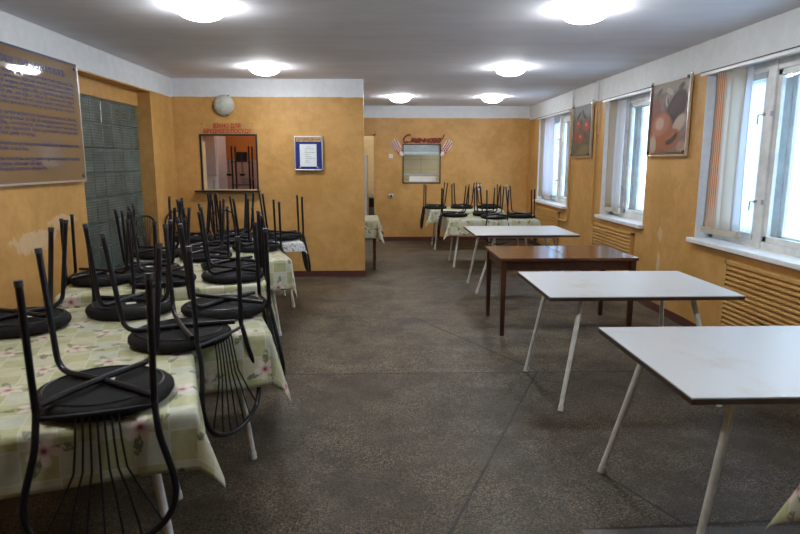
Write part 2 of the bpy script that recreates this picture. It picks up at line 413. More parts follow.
# ------------------------------------------------------------------ mesh helpers
class MB:
    def __init__(s): s.v = []; s.f = []; s.mi = []; s.uv = {}
    def add(s, vs, fs, mi=0):
        o = len(s.v); s.v += [tuple(p) for p in vs]
        for f in fs: s.f.append(tuple(i + o for i in f)); s.mi.append(mi)
    def box(s, x0, y0, z0, x1, y1, z1, mi=0):
        x0, x1 = min(x0, x1), max(x0, x1); y0, y1 = min(y0, y1), max(y0, y1); z0, z1 = min(z0, z1), max(z0, z1)
        v = [(x0, y0, z0), (x1, y0, z0), (x1, y1, z0), (x0, y1, z0), (x0, y0, z1), (x1, y0, z1), (x1, y1, z1), (x0, y1, z1)]
        s.add(v, [(0, 3, 2, 1), (4, 5, 6, 7), (0, 1, 5, 4), (1, 2, 6, 5), (2, 3, 7, 6), (3, 0, 4, 7)], mi)
        return s
    def hexa(s, pts, mi=0):
        s.add(pts, [(0, 3, 2, 1), (4, 5, 6, 7), (0, 1, 5, 4), (1, 2, 6, 5), (2, 3, 7, 6), (3, 0, 4, 7)], mi); return s
    def tube(s, path, r, n=8, mi=0, closed=False):
        P = [Vector(p) for p in path]; k = len(P)
        rr = r if isinstance(r, (list, tuple)) else [r] * k
        tang = []
        for i in range(k):
            a = P[(i - 1) % k] if (closed or i > 0) else P[i]
            b = P[(i + 1) % k] if (closed or i < k - 1) else P[i]
            tang.append((b - a).normalized())
        ref = Vector((0, 0, 1)) if abs(tang[0].z) < .9 else Vector((1, 0, 0))
        nrm = (ref - tang[0] * ref.dot(tang[0])).normalized()
        vs = []
        for i in range(k):
            nrm = (nrm - tang[i] * nrm.dot(tang[i])).normalized()
            bi = tang[i].cross(nrm)
            for j in range(n):
                a = 2 * PI * j / n
                vs.append(P[i] + (nrm * math.cos(a) + bi * math.sin(a)) * rr[i])
        fs = []
        for i in range(k if closed else k - 1):
            i2 = (i + 1) % k
            for j in range(n):
                j2 = (j + 1) % n
                fs.append((i * n + j, i * n + j2, i2 * n + j2, i2 * n + j))
        if not closed:
            fs.append(tuple(range(n - 1, -1, -1))); fs.append(tuple((k - 1) * n + j for j in range(n)))
        s.add(vs, fs, mi); return s
    def lathe(s, prof, c=(0, 0, 0), n=32, mi=0, axis='z'):
        """closed profile of (radius, height) from the axis to the axis"""
        vs = []; fs = []; idx = []
        def pt(r, h, a):
            x, y = r * math.cos(a), r * math.sin(a)
            if axis == 'z': return (c[0] + x, c[1] + y, c[2] + h)
            if axis == 'y': return (c[0] + x, c[1] + h, c[2] + y)
            return (c[0] + h, c[1] + x, c[2] + y)
        for (r, h) in prof:
            if r < 1e-6: idx.append([len(vs)]); vs.append(pt(0, h, 0))
            else:
                idx.append(list(range(len(vs), len(vs) + n)))
                vs += [pt(r, h, 2 * PI * j / n) for j in range(n)]
        for a, b in zip(idx, idx[1:]):
            for j in range(n):
                j2 = (j + 1) % n
                if len(a) == 1 and len(b) == 1: continue
                if len(a) == 1: fs.append((a[0], b[j], b[j2]))
                elif len(b) == 1: fs.append((a[j], b[0], a[j2]))
                else: fs.append((a[j], b[j], b[j2], a[j2]))
        s.add(vs, fs, mi); return s
    def build(s, name, mats, parent=None, smooth=False, bevel=0.0, recalc=True):
        me = bpy.data.meshes.new(name)
        me.from_pydata(s.v, [], s.f); me.update()
        if not isinstance(mats, (list, tuple)): mats = [mats]
        for m_ in mats: me.materials.append(m_)
        for p, i in zip(me.polygons, s.mi): p.material_index = i; p.use_smooth = bool(smooth)
        if recalc:
            bm = bmesh.new(); bm.from_mesh(me); bmesh.ops.recalc_face_normals(bm, faces=bm.faces); bm.to_mesh(me); bm.free()
        o = bpy.data.objects.new(name, me); COL.objects.link(o)
        if parent: o.parent = parent
        if smooth == 'auto':
            for p in me.polygons: p.use_smooth = True
            me.set_sharp_from_angle(angle=R(40))
        if bevel:
            md = o.modifiers.new('bevel', 'BEVEL'); md.width = bevel; md.segments = 2; md.limit_method = 'ANGLE'
        return o

def box(name, a, b_, mat, parent=None, bevel=0.0):
    return MB().box(*a, *b_).build(name, mat, parent, bevel=bevel)

def tag(o, label, cat, group=None):
    o['label'] = label; o['category'] = cat
    if group: o['group'] = group
    return o
def empty(name, loc, rz=0.0, label=None, cat=None, group=None):
    o = bpy.data.objects.new(name, None); COL.objects.link(o)
    o.location = loc; o.rotation_euler = (0, 0, rz); o.empty_display_size = .1
    if label: tag(o, label, cat, group)
    return o
def struct(o): o['kind'] = 'structure'; return o
def copy_tree(src, parent=None):
    c = src.copy(); COL.objects.link(c)
    if parent: c.parent = parent
    for ch in list(src.children): copy_tree(ch, c)
    return c

def text_mesh(name, body, size, mat, parent, mtx, extrude=.002, shear=0.0, align='LEFT', fit=None, offset=0.0, spacing=1.0):
    """lettering as solid mesh; fit = total width wanted"""
    cu = bpy.data.curves.new('t', 'FONT'); cu.body = body; cu.size = size; cu.extrude = extrude
    cu.shear = shear; cu.align_x = align; cu.offset = offset; cu.resolution_u = 3; cu.space_line = spacing
    o = bpy.data.objects.new('t', cu); COL.objects.link(o)
    dg = bpy.context.evaluated_depsgraph_get()
    me = bpy.data.meshes.new_from_object(o.evaluated_get(dg))
    bpy.data.objects.remove(o)
    if fit:
        xs = [v.co.x for v in me.vertices]; w = max(xs) - min(xs)
        if w > 0:
            k = fit / w
            for v in me.vertices: v.co.x *= k
    me.materials.clear(); me.materials.append(mat)
    t = bpy.data.objects.new(name, me); COL.objects.link(t)
    t.parent = parent; t.matrix_local = mtx
    return t

# frames of reference for things on walls: text x-axis along the wall
def on_back(x, y, z):    # wall facing -y (towards camera)
    return Matrix.Translation((x, y, z)) @ Matrix.Rotation(PI / 2, 4, 'X')
def on_left(x, y, z):    # wall facing +x: reading direction is +y ... seen from the room
    return Matrix.Translation((x, y, z)) @ Matrix.Rotation(PI / 2, 4, 'Z') @ Matrix.Rotation(PI / 2, 4, 'X')

# ------------------------------------------------------------------ room shell
struct(box('floor', (XL - .5, YR - .3, -.12), (XR + WT, YB + 2.6, 0), M['floor']))
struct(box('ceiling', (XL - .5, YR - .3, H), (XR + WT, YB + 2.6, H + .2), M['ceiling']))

# left wall with the recess that holds the glass blocks
w = MB()
w.box(XL - .45, YR, 0, XL, 5.95, H)
w.box(XL - .45, 5.95, 2.475, XL, 7.82, H)
w.box(XL - .45, 7.82, 0, XL, YP + .2, H)
w.box(XL - .45, 5.95, 2.30, XL - .156, 7.82, 2.475)
w.box(XL - .45, 5.95, 0, XL - .156, 7.82, .2)
struct(w.build('wall_left', M['wall_left']))

WINS = [(1.30, 2.75), (3.90, 5.78), (6.96, 8.36), (9.90, 11.83)]  # first opening is an added window, out of view, giving the foreground daylight
ZS, ZT = .91, 2.455
w = MB()
ys = [YR] + [k for a in WINS for k in a] + [YB + .25]
for i in range(0, len(ys), 2): w.box(XR, ys[i], 0, XR + WT, ys[i + 1], H)
for a, b_ in WINS:
    w.box(XR, a, 0, XR + WT, b_, ZS - .05); w.box(XR, a, ZT, XR + WT, b_, H)
struct(w.build('wall_right', M['wall_right']))
struct(box('wall_rear', (XL - .45, YR - .2, 0), (XR + WT, YR, H), M['wall']))

# partition with the dish hatch
HX0, HX1, HZ0, HZ1 = -2.46, -1.715, 1.235, 1.98
w = MB()
w.box(XL, YP, 0, HX0, YP + .18, H); w.box(HX1, YP, 0, XP, YP + .18, H)
w.box(HX0, YP, 0, HX1, YP + .18, HZ0); w.box(HX0, YP, HZ1, HX1, YP + .18, H)
struct(w.build('wall_partition', M['wall']))

# far back wall with serving hatch and doorway
SX0, SX1, SZ0, SZ1 = .485, 1.225, 1.21, 1.965
DX0, DX1, DZ1 = -.90, -.075, 2.20
w = MB()
w.box(XL - .45, YB, 0, DX0, YB + .2, H); w.box(DX0, YB, DZ1, DX1, YB + .2, H)
w.box(DX1, YB, 0, SX0, YB + .2, H); w.box(SX1, YB, 0, XR, YB + .2, H)
w.box(SX0, YB, 0, SX1, YB + .2, SZ0); w.box(SX0, YB, SZ1, SX1, YB + .2, H)
struct(w.build('wall_back', M['wall_back']))

# kitchen rooms seen through the hatches
w = MB()
w.box(XL - .45, YP + .18, 0, XL - .25, 11.0, H)
w.box(-1.42, YP + .18, 0, -1.32, 11.0, H)
w.box(XL - .45, 10.9, 0, -1.32, 11.0, H)
struct(w.build('wall_kitchen', M['tile_pink']))
w = MB()
w.box(XL - .45, YB + 2.4, 0, XR, YB + 2.6, H); w.box(.12, YB + .2, 0, .2, YB + 2.4, H)
struct(w.build('wall_servery', M['tile_yellow']))
struct(MB().box(XL - .45, 11.0, 0, XL - .25, YB, H).build('wall_alcove', M['wall']))

def baseboard(side, a, b_): struct(box('baseboard_' + side, a, b_, M['baseboard']))
BH = .085
baseboard('partition', (XL, YP - .014, 0), (XP + .0, YP, BH))
baseboard('partition_end', (XP, YP - .014, 0), (XP + .014, YP + .18, BH))
baseboard('back', (DX1 + .06, YB - .014, 0), (XR - .014, YB, BH))
baseboard('right', (XR - .014, YR, 0), (XR, YB, BH))
baseboard('left', (XL, YR, 0), (XL + .014, 5.95, BH))

# glass block window in the recess
gb = MB()
cnt = 0
for r in range(8):
    for c_ in range(7):
        y0 = 7.80 - (c_ + 1) * .252; z0 = 2.295 - (r + 1) * .262
        y1 = y0 + .241; z1 = z0 + .251
        y0 = max(y0, 5.96)
        if y1 - y0 < .03: continue
        xf = XL - .156
        e = .012
        gb.hexa([(xf - .06, y0, z0), (xf - .004, y0, z0), (xf - .004, y1, z0), (xf - .06, y1, z0),
                 (xf - .06, y0, z1), (xf - .004, y0, z1), (xf - .004, y1, z1), (xf - .06, y1, z1)])
win = struct(gb.build('window_5', M['glass_block'], bevel=.012))
struct(box('window_5_joint', (XL - .26, 5.95, .2), (XL - .178, 7.81, 2.30), M['mortar'], win))

# ------------------------------------------------------------------ windows on the right
def make_window(i, y0, y1, mull):
    """double wooden casement; mull = y of the mullion"""
    X0 = XR + .15
    fr = MB(); t = .065
    for dx in (0, .13):
        xa, xb = X0 + dx, X0 + dx + .05
        fr.box(xa, y0, ZS, xb, y0 + t, ZT); fr.box(xa, y1 - t, ZS, xb, y1, ZT)
        fr.box(xa, y0, ZS, xb, y1, ZS + .06); fr.box(xa, y0, ZT - .09, xb, y1, ZT)
        fr.box(xa - .012 + dx * .1, mull - .055, ZS, xb, mull + .055, ZT)
    o = struct(fr.build('window_%d' % i, M['old_white'], bevel=.006))
    # sashes and panes
    for (a, b_, mat) in ((y0 + t, mull - .055, M['glass']), (mull + .055, y1 - t, M['frost'])):
        for dx in (.008, .138):
            s = MB(); xa, xb = X0 + dx, X0 + dx + .034; k = .05
            za, zb = ZS + .06, ZT - .09
            s.box(xa, a, za, xb, a + k, zb); s.box(xa, b_ - k, za, xb, b_, zb)
            s.box(xa, a, za, xb, b_, za + k); s.box(xa, a, zb - k, xb, b_, zb)
            so = struct(s.build('sash', M['old_white'], o, bevel=.004))
            struct(box('pane', (xa + .012, a + k - .005, za + k - .005), (xa + .016, b_ - k + .005, zb - k + .005), mat, so))
    # handle and latch on the mullion
    h = MB()
    for zz in (1.30, 2.02):
        h.box(X0 - .030, mull + .035, zz - .012, X0 - .004, mull + .055, zz + .012)
        h.tube([(X0 - .026, mull + .045, zz), (X0 - .034, mull + .10, zz), (X0 - .034, mull + .105, zz - .08)], .006, 6)
        h.box(X0 - .022, mull - .055, zz - .02, X0 - .010, mull - .035, zz + .02)
    struct(h.build('handle', M['steel'], o, smooth='auto'))
    sl = MB(); sl.box(XR - .065, y0 - .035, ZS - .045, X0 + .01, y1 + .035, ZS)
    struct(sl.build('sill', M['white_paint'], o, bevel=.008))
    return o
MULL = [2.05, 5.03, 7.97, 10.90]
for i, ((a, b_), mu) in enumerate(zip(WINS, MULL)):
    make_window(i + 1, a, b_, mu)

# white reveals (plaster returns) beside each window: painted faces of the opening
for i, (a, b_) in enumerate(WINS):
    rv = MB()
    rv.box(XR + .002, a - .0, ZS, XR + .15, a + .006, ZT); rv.box(XR + .002, b_ - .006, ZS, XR + .15, b_, ZT)
    rv.box(XR + .002, a, ZT - .006, XR + .15, b_, ZT)
    struct(rv.build('trim_%d' % (i + 1), M['white_paint']))

# vertical blinds, drawn to the far side
def make_blind(y0, y1, slats, label, name='vertical_blind'):
    """slats: list of (y_centre, width, angle in degrees from the window plane, material, x offset)"""
    o = empty(name, (XR + .04, y1, ZT), 0, label, 'blind', 'vertical blinds on the windows')
    MB().box(-.055, -(y1 - y0), -.028, -.015, .10, -.004).build('head_rail', M['white_paint'], o)
    MB().box(-.062, -(y1 - y0), -.004, -.010, .10, .006).build('rail_track', M['dark'], o)
    for (yc, wd, an, mat, dx) in slats:
        zb = ZS + .06 - ZT
        zt = -.03
        a = R(an); ux, uy = math.sin(a), math.cos(a)
        n = 6; vs = []; fs = []; uvs = []
        nz = 10
        for r in range(nz + 1):
            for k in range(n + 1):
                s_ = (k / n - .5) * wd
                z_ = zt + (zb - zt) * r / nz
                bow = .012 * math.cos(PI * k / n) * (.3 + .7 * r / nz) + .008 * math.sin(3.1 * r / nz + yc * 9)
                cx, cy = dx + ux * s_ + uy * bow, (yc - y1) + uy * s_ - ux * bow
                vs.append((cx, cy, z_)); uvs.append((k / n, 1 - r / nz))
        for r in range(nz):
            for k in range(n):
                p = r * (n + 1) + k; fs.append((p, p + 1, p + n + 2, p + n + 1))
        me = bpy.data.meshes.new('slat'); me.from_pydata(vs, [], fs); me.update(); me.materials.append(mat)
        ul = me.uv_layers.new(name='UVMap')
        for lp in me.loops: ul.data[lp.index].uv = uvs[lp.vertex_index]
        for p in me.polygons: p.use_smooth = True
        so = bpy.data.objects.new('slat', me); COL.objects.link(so); so.parent = o
        sd = so.modifiers.new('solid', 'SOLIDIFY'); sd.thickness = .0015
        if mat is M['slat_orange']: so['label'] = 'orange striped slat'
        # hem weight
        hw = MB(); 
        c0 = Vector((dx - ux * wd / 2, yc - y1 - uy * wd / 2, zb)); c1 = Vector((dx + ux * wd / 2, yc - y1 + uy * wd / 2, zb))
        nn = Vector((uy, -ux, 0)) * .016
        hw.hexa([c0 - nn, c1 - nn, c1 + nn, c0 + nn] + [p + Vector((0, 0, .055)) for p in (c0 - nn, c1 - nn, c1 + nn, c0 + nn)])
        hw.build('hem_weight', M['weight'], so)
    return o
make_blind(3.95, 5.78, [(5.735, .10, 40, M['slat_white'], .02), (5.655, .13, -12, M['slat_beige'], .03), (5.56, .125, -22, M['slat_orange'], .0),
                        (5.44, .13, -25, M['slat_cream'], .02), (5.33, .13, -30, M['slat_cream'], .01), (5.25, .13, 5, M['slat_white'], .04)],
           'blind with an orange striped slat at the nearest visible window')
make_blind(6.98, 8.36, [(8.30, .13, 30, M['slat_white'], .02), (8.16, .13, -25, M['slat_beige'], .0), (8.03, .13, -5, M['slat_white'], .03),
                        (7.92, .13, -10, M['slat_white'], .02)],
           'blind with one beige slat at the middle window between the two posters')
make_blind(9.92, 11.83, [(11.76, .10, 40, M['slat_white'], .01), (11.66, .13, -25, M['slat_beige'], .0), (11.5, .13, -8, M['slat_white'], .02), (11.37, .13, -10, M['slat_pink'], .0),
                         (11.24, .13, -8, M['slat_white'], .02), (11.1, .13, -12, M['slat_pink'], .01)],
           'white and pinkish blind at the farthest window, by the back wall')

# ------------------------------------------------------------------ radiator covers and pipes
def radiator_cover(y0, y1, label, z0=.17, z1=.79):
    o = empty('radiator_cover', (XR, (y0 + y1) / 2, z0), 0, label, 'radiator cover', 'louvred radiator covers under the windows')
    hw = (y1 - y0) / 2; hh = z1 - z0
    f = MB(); t = .035
    f.box(-.045, -hw, 0, -.001, -hw + t, hh); f.box(-.045, hw - t, 0, -.001, hw, hh)
    f.box(-.045, -hw, hh - t, -.001, hw, hh); f.box(-.045, -hw, 0, -.001, hw, t)
    f.build('frame', M['orange_metal'], o, bevel=.004)
    n = 13; s = MB()
    for k in range(n):
        z = t + (hh - 2 * t) * (k + .5) / n; h = (hh - 2 * t) / n
        s.hexa([(-.048, -hw + t, z - h * .42), (-.012, -hw + t, z + h * .05), (-.012, hw - t, z + h * .05), (-.048, hw - t, z - h * .42),
                (-.048, -hw + t, z - h * .12), (-.008, -hw + t, z + h * .42), (-.008, hw - t, z + h * .42), (-.048, hw - t, z - h * .12)])
    s.build('louvres', M['orange_metal'], o)
    b2 = MB(); b2.box(-.006, -hw + .01, .01, -.001, hw - .01, hh - .01); b2.build('back_plate', M['orange_metal'], o)
    return o
radiator_cover(3.75, 5.15, 'orange louvred radiator cover under the nearest visible window')
radiator_cover(7.15, 8.50, 'orange louvred radiator cover under the middle window')
radiator_cover(10.22, 11.66, 'orange louvred radiator cover under the farthest window')

def heating_pipe(y, zlow, ydir, label):
    o = empty('heating_pipe', (XR - .035, y, zlow), 0, label, 'pipe')
    MB().tube([(0, 0, 2.462 - zlow), (0, 0, .10), (0, ydir * .02, .02), (0, ydir * .10, 0), (0, ydir * .62, 0)], .016, 10).build('riser', M['orange_metal'], o, smooth='auto')
    MB().tube([(0, 0, H - zlow - .002), (0, 0, 2.462 - zlow)], .016, 10).build('upper_length', M['white_paint'], o, smooth='auto')['label'] = 'white painted upper length'
    MB().tube([(0, -.02, 2.0 - zlow), (.034, -.02, 2.0 - zlow)], .008, 6).tube([(0, 0, 2.0 - zlow - .012), (0, 0, 2.0 - zlow + .012)], .02, 10).build('bracket', M['orange_metal'], o)
    return o
heating_pipe(9.70, .67, 1, 'orange pipe beside the far poster of tomatoes, nearer the farthest window')
heating_pipe(8.60, .715, -1, 'orange pipe between the tomato poster and the middle window')

# ------------------------------------------------------------------ posters on the right wall
def poster(yc, zc, w_, h_, mat, label):
    o = empty('food_poster', (XR - .035, yc, zc - h_ / 2), 0, label, 'poster', 'food posters between the windows')
    # sheet facing -x; reading direction: seen from the room, +y is to the left
    me = bpy.data.meshes.new('print')
    t = .006
    vs = [(-.0, w_ / 2, 0), (-.0, -w_ / 2, 0), (-.0, -w_ / 2, h_), (-.0, w_ / 2, h_), (t, w_ / 2, 0), (t, -w_ / 2, 0), (t, -w_ / 2, h_), (t, w_ / 2, h_)]
    fs = [(0, 1, 2, 3), (7, 6, 5, 4), (0, 4, 5, 1), (1, 5, 6, 2), (2, 6, 7, 3), (3, 7, 4, 0)]
    me.from_pydata(vs, [], fs); me.update(); me.materials.append(mat)
    ul = me.uv_layers.new(name='UVMap'); uvm = {0: (0, 0), 1: (1, 0), 2: (1, 1), 3: (0, 1), 4: (0, 0), 5: (1, 0), 6: (1, 1), 7: (0, 1)}
    for lp in me.loops: ul.data[lp.index].uv = uvm[lp.vertex_index]
    pr = bpy.data.objects.new('print', me); COL.objects.link(pr); pr.parent = o
    e = .032
    MB().box(-.014, -w_ / 2 - e, -e, -.009, w_ / 2 + e, h_ + e).build('cover_sheet', M['acrylic_clear'], o)
    r = MB()
    for s_ in (-1, 1): r.box(-.018, s_ * (w_ / 2 + e) - .006, -e - .01, .012, s_ * (w_ / 2 + e) + .006, h_ + e + .01)
    r.box(-.016, -w_ / 2 - e, -e - .006, .010, w_ / 2 + e, -e + .006)
    r.build('side_rails', M['silver'], o, bevel=.002)
    for a in (-1, 1):
        for z_ in (0.0, h_):
            MB().lathe([(0, 0), (.016, 0), (.016, .012), (0, .012)], (-.026, a * w_ / 2, z_), 14, axis='x').build('standoff', M['plug'], o)
    for a in (-1, 1):
        MB().tube([(.004, a * (w_ / 2 - .02), h_ - .02), (.035, a * (w_ / 2 - .02), h_ - .02)], .006, 8).build('wall_pin', M['silver'], o)
    return o
poster(6.43, 2.09, .80, .72, M['pic_food'], 'framed poster of brown food beside the nearest visible window')
poster(9.19, 2.095, .80, .72, M['pic_tomato'], 'framed poster of red tomatoes between the two farther windows')

# ------------------------------------------------------------------ ceiling lamps
DOME = [(0, 0), (.135, 0), (.17, -.006), (.172, -.016), (.162, -.036), (.135, -.058), (.095, -.074), (.05, -.083), (0, -.086)]
def ceiling_lamp():
    o = empty('ceiling_light', (0, 0, H))
    MB().lathe([(0, 0), (.155, 0), (.155, -.014), (0, -.014)], (0, 0, -.001), 32).build('base', M['white_paint'], o, smooth='auto')
    MB().lathe(DOME, (0, 0, -.016), 40).build('shade', M['lamp'], o, smooth='auto')
    for k in range(3):
        a = k * 2 * PI / 3 + .4
        MB().lathe([(0, 0), (.007, 0), (.007, -.02), (0, -.02)], (.167 * math.cos(a), .167 * math.sin(a), -.018), 8).build('clip', M['plug'], o)
    return o
L0 = ceiling_lamp()
LP = [((-1.29, 4.69), 'round glowing ceiling lamp above the near left tables'),
      ((1.51, 4.67), 'round glowing ceiling lamp above the near white tables'),
      ((-1.36, 7.55), 'round glowing ceiling lamp in front of the wall with the small hatch'),
      ((1.56, 7.48), 'round glowing ceiling lamp above the farther white table'),
      ((-1.25, 1.85), 'added unseen round ceiling lamp above the nearest left table'),  # this lamp and the next are added out of view to light the foreground
      ((1.50, 1.85), 'added unseen round ceiling lamp above the nearest white table'),
      ((.355, 10.83), 'round glowing ceiling lamp in front of the serving hatch'),
      ((1.95, 10.80), 'round glowing ceiling lamp above the far chairs by the back wall')]
for i, (p, lb) in enumerate(LP):
    o = L0 if i == 0 else copy_tree(L0)
    o.location = (p[0], p[1], H)
    tag(o, lb, 'ceiling lamp', 'dome lamps on the ceiling')

# unlit wall lamp over the dish hatch
o = empty('wall_lamp', (-2.118, YP, 2.388), 0, 'round unlit grey-green wall lamp above the red lettering', 'lamp')
MB().lathe([(0, 0), (.125, 0), (.13, -.02), (.0, -.02)], (0, 0, 0), 32, axis='y').build('base', M['plug'], o)
MB().lathe([(0, -.02), (.137, -.02), (.139, -.035), (.128, -.065), (.1, -.092), (.06, -.108), (0, -.114)], (0, 0, 0), 36, axis='y').build('shade', M['globe'], o, smooth='auto')
for a in (1.1, 5.0, 3.2):
    MB().box(.137 * math.cos(a) - .009, -.045, .137 * math.sin(a) - .009, .137 * math.cos(a) + .009, -.01, .137 * math.sin(a) + .009).build('clip', M['dark'], o)

# ------------------------------------------------------------------ big sign on the left wall
SY0, SY1, SZ0_, SZ1_ = 3.55, 5.90, 1.455, 2.50
o = empty('information_board', (XL + .042, SY1, SZ0_), R(-.6), 'large brown text board with lamp reflection on the left wall', 'sign')
hb = SZ1_ - SZ0_; wb = SY1 - SY0
MB().box(-.004, -wb, 0, .0, 0, hb).build('panel', M['acrylic_sign'], o)
fr = MB()
fr.box(-.010, -.010, -.004, .006, .006, hb + .004); fr.box(-.010, -wb, -.008, .006, .006, .008)
fr.build('edge_strip', M['silver'], o)
MB().box(-.010, -wb, hb - .012, .005, 0, hb + .004).build('top_strip', M['navy'], o)
for yy in (-.045, -wb + .045):
    for zz in (.045, hb - .045):
        back = -.041 if yy > -1 else -.016
        MB().lathe([(0, back), (.016, back), (.016, .010), (0, .010)], (0, yy, zz), 14, axis='x').build('standoff', M['plug'], o)
text_mesh('heading_text', 'ПРОФІЛАКТИКА КИШКОВИХ ЗАХВОРЮВАНЬ', .072, M['navy'], o, on_left(.0015, -1.74, hb - .135), .0008, fit=1.52, offset=.002)
BODY = [
 'Кишкові захворювання — велика група інфекційних хвороб, збудники яких передаються через немиті руки, воду і їжу.',
 'Серед них важливе місце займають дизентерія, сальмонельоз, вірусний гепатит та харчові отруєння.',
 'Джерелом інфекції є хвора людина або носій, який виділяє збудників у навколишнє середовище.',
 'Перші симптоми хвороби: підвищення температури, слабкість, нудота, біль у животі та розлад шлунку.',
 'Мікроби потрапляють на продукти з брудних рук, посуду, а також їх переносять мухи.',
 'Хвороба може розпочатися через кілька годин після вживання неякісної їжі.',
 'Овочі та фрукти перед вживанням треба ретельно мити проточною водою.',
 '',
 'Щоб запобігти захворюванню, необхідно дотримуватися правил особистої гігієни:',
 'мити руки з милом перед їжею, після прогулянки та після відвідування туалету;',
 'не пити сирої води з відкритих водойм, споживати лише кип’ячене молоко;',
 'зберігати продукти в холодильнику, не вживати прострочених продуктів;',
 'готову їжу тримати окремо від сирого м’яса, риби та яєць;',
 '',
 'При перших ознаках захворювання негайно зверніться до лікаря, не займайтеся самолікуванням.',
 'Хворий повинен мати окремий посуд, рушник та постіль.',
 '',
 'Приміщення слід щодня прибирати вологим способом, посуд мити гарячою водою із содою,',
 'сміття виносити своєчасно, а вікна захищати сітками від мух.',
 'Чисті руки, чиста вода і свіжа їжа — запорука вашого здоров’я.']
def text_block(name, lines, size, step, width, mat, parent, mtx):
    """justified lines of lettering joined into one mesh"""
    bm = bmesh.new()
    for k, ln_ in enumerate(lines):
        if not ln_: continue
        t = text_mesh('t', ln_, size, mat, None, Matrix(), .0005, fit=width if len(ln_) > 62 else width * len(ln_) / 84, offset=.0008)
        me = t.data; bpy.data.objects.remove(t)
        me.transform(Matrix.Translation((0, -step * k, 0))); bm.from_mesh(me)
    me = bpy.data.meshes.new(name); bm.to_mesh(me); bm.free(); me.materials.append(mat)
    o_ = bpy.data.objects.new(name, me); COL.objects.link(o_); o_.parent = parent; o_.matrix_local = mtx
    return o_
text_block('body_text', BODY, .040, .0385, wb - .18, M['navy'], o, on_left(.0015, -wb + .10, hb - .205))

# ------------------------------------------------------------------ hatch details on the partition
o = empty('dish_hatch', ((HX0 + HX1) / 2, YP, HZ0), 0, 'black framed hatch opening with narrow sill under the red lettering', 'hatch')
hw = (HX1 - HX0) / 2; hh = HZ1 - HZ0
f = MB(); t = .022
f.box(-hw - t, -.012, 0, -hw, .02, hh); f.box(hw, -.012, 0, hw + t, .02, hh); f.box(-hw - t, -.012, hh, hw + t, .02, hh + t)
f.build('frame', M['dark'], o)
MB().box(-hw - .10, -.10, -.022, hw + .045, .17, 0).build('sill', M['dark'], o, bevel=.003)
MB().box(-hw, .0, .0, hw, .175, .004).box(-hw, .02, 0, -hw + .004, .175, hh).build('lining', M['kitchen_cream'], o)
o = empty('dish_hatch_sign', (-2.095, YP - .008, 2.006), 0, 'red lettering on a clear strip above the dish hatch', 'sign')
MB().box(-.36, -.002, 0, .36, .002, .155).build('clear_strip', M['acrylic_clear'], o)
text_mesh('upper_line', 'ВІКНО ДЛЯ', .078, M['red'], o, on_back(-.19, -.003, .082), .0012, fit=.37, offset=.0015)
text_mesh('lower_line', 'БРУДНОГО ПОСУДУ', .078, M['red'], o, on_back(-.325, -.003, .010), .0012, fit=.645, offset=.0015)
for a in (-1, 1): MB().lathe([(0, -.004), (.007, -.004), (.007, .008), (0, .008)], (a * .34, 0, .135), 10, axis='y').build('standoff', M['plug'], o)

# kitchen things behind the dish hatch
o = empty('refrigerator', (-2.79, 9.95, 0), 0, 'pale grey upright refrigerator behind the dish hatch', 'refrigerator')
MB().box(-.27, -.3, .42, .27, .3, 2.05).build('body', M['fridge'], o, bevel=.02)
MB().box(-.27, -.28, .0, .27, .28, .42).build('base', M['stove'], o, bevel=.01)
MB().box(-.26, -.345, 1.42, .26, -.302, 2.04).build('upper_door', M['fridge'], o, bevel=.012)
d = MB().box(-.26, -.345, .44, .26, -.302, 1.40).build('lower_door', M['fridge'], o, bevel=.012)
MB().box(.21, -.37, 1.1, .23, -.346, 1.35).build('handle', M['steel'], d)
rk = empty('dish_rack', (-2.10, 9.62, 0), 0, 'dark metal drying rack with utensils behind the dish hatch', 'rack')
for sx in (-.16, .10):
    for sy in (-.12, .12):
        MB().tube([(sx, sy, 0), (sx, sy, 1.86)], .014, 8).build('post', M['dark'], rk)
for z_ in (.9, 1.27, 1.62):
    s = MB(); s.box(-.18, -.14, z_, .12, .14, z_ + .012)
    s.build('shelf', M['dark'], rk)
for i, (x_, z_, lb) in enumerate([(-.20, 1.62, 'dark ladle hanging on the upper bar of the drying rack'), (.0, 1.62, 'dark ladle hanging low on the drying rack')]):
    l = empty('ladle', (-2.10 + x_, 9.46, z_ - .002 + .04), 0, lb, 'ladle')
    MB().tube([(0, .02, 0), (0, 0, .01), (0, 0, -.2)], .006, 6).build('handle', M['dark'], l)
    MB().lathe([(0, -.03), (.035, -.02), (.045, .01), (.04, .01), (0, -.02)], (0, 0, -.22), 16).build('bowl', M['dark'], l, smooth='auto')
tag(MB().lathe([(0, 0), (.07, 0), (.10, .10), (.095, .10), (.065, .008), (0, .008)], (-2.07, 9.6, 1.284), 24).build('bowl', M['steel'], smooth='auto'),
    'steel bowl on the middle shelf of the drying rack', 'bowl')
tag(MB().lathe([(0, 0), (.09, 0), (.09, .14), (.085, .14), (.085, .006), (0, .006)], (-2.14, 9.62, 1.634), 24).build('cooking_pot', M['dark'], smooth='auto'),
    'dark pot on the top shelf of the drying rack', 'pot')

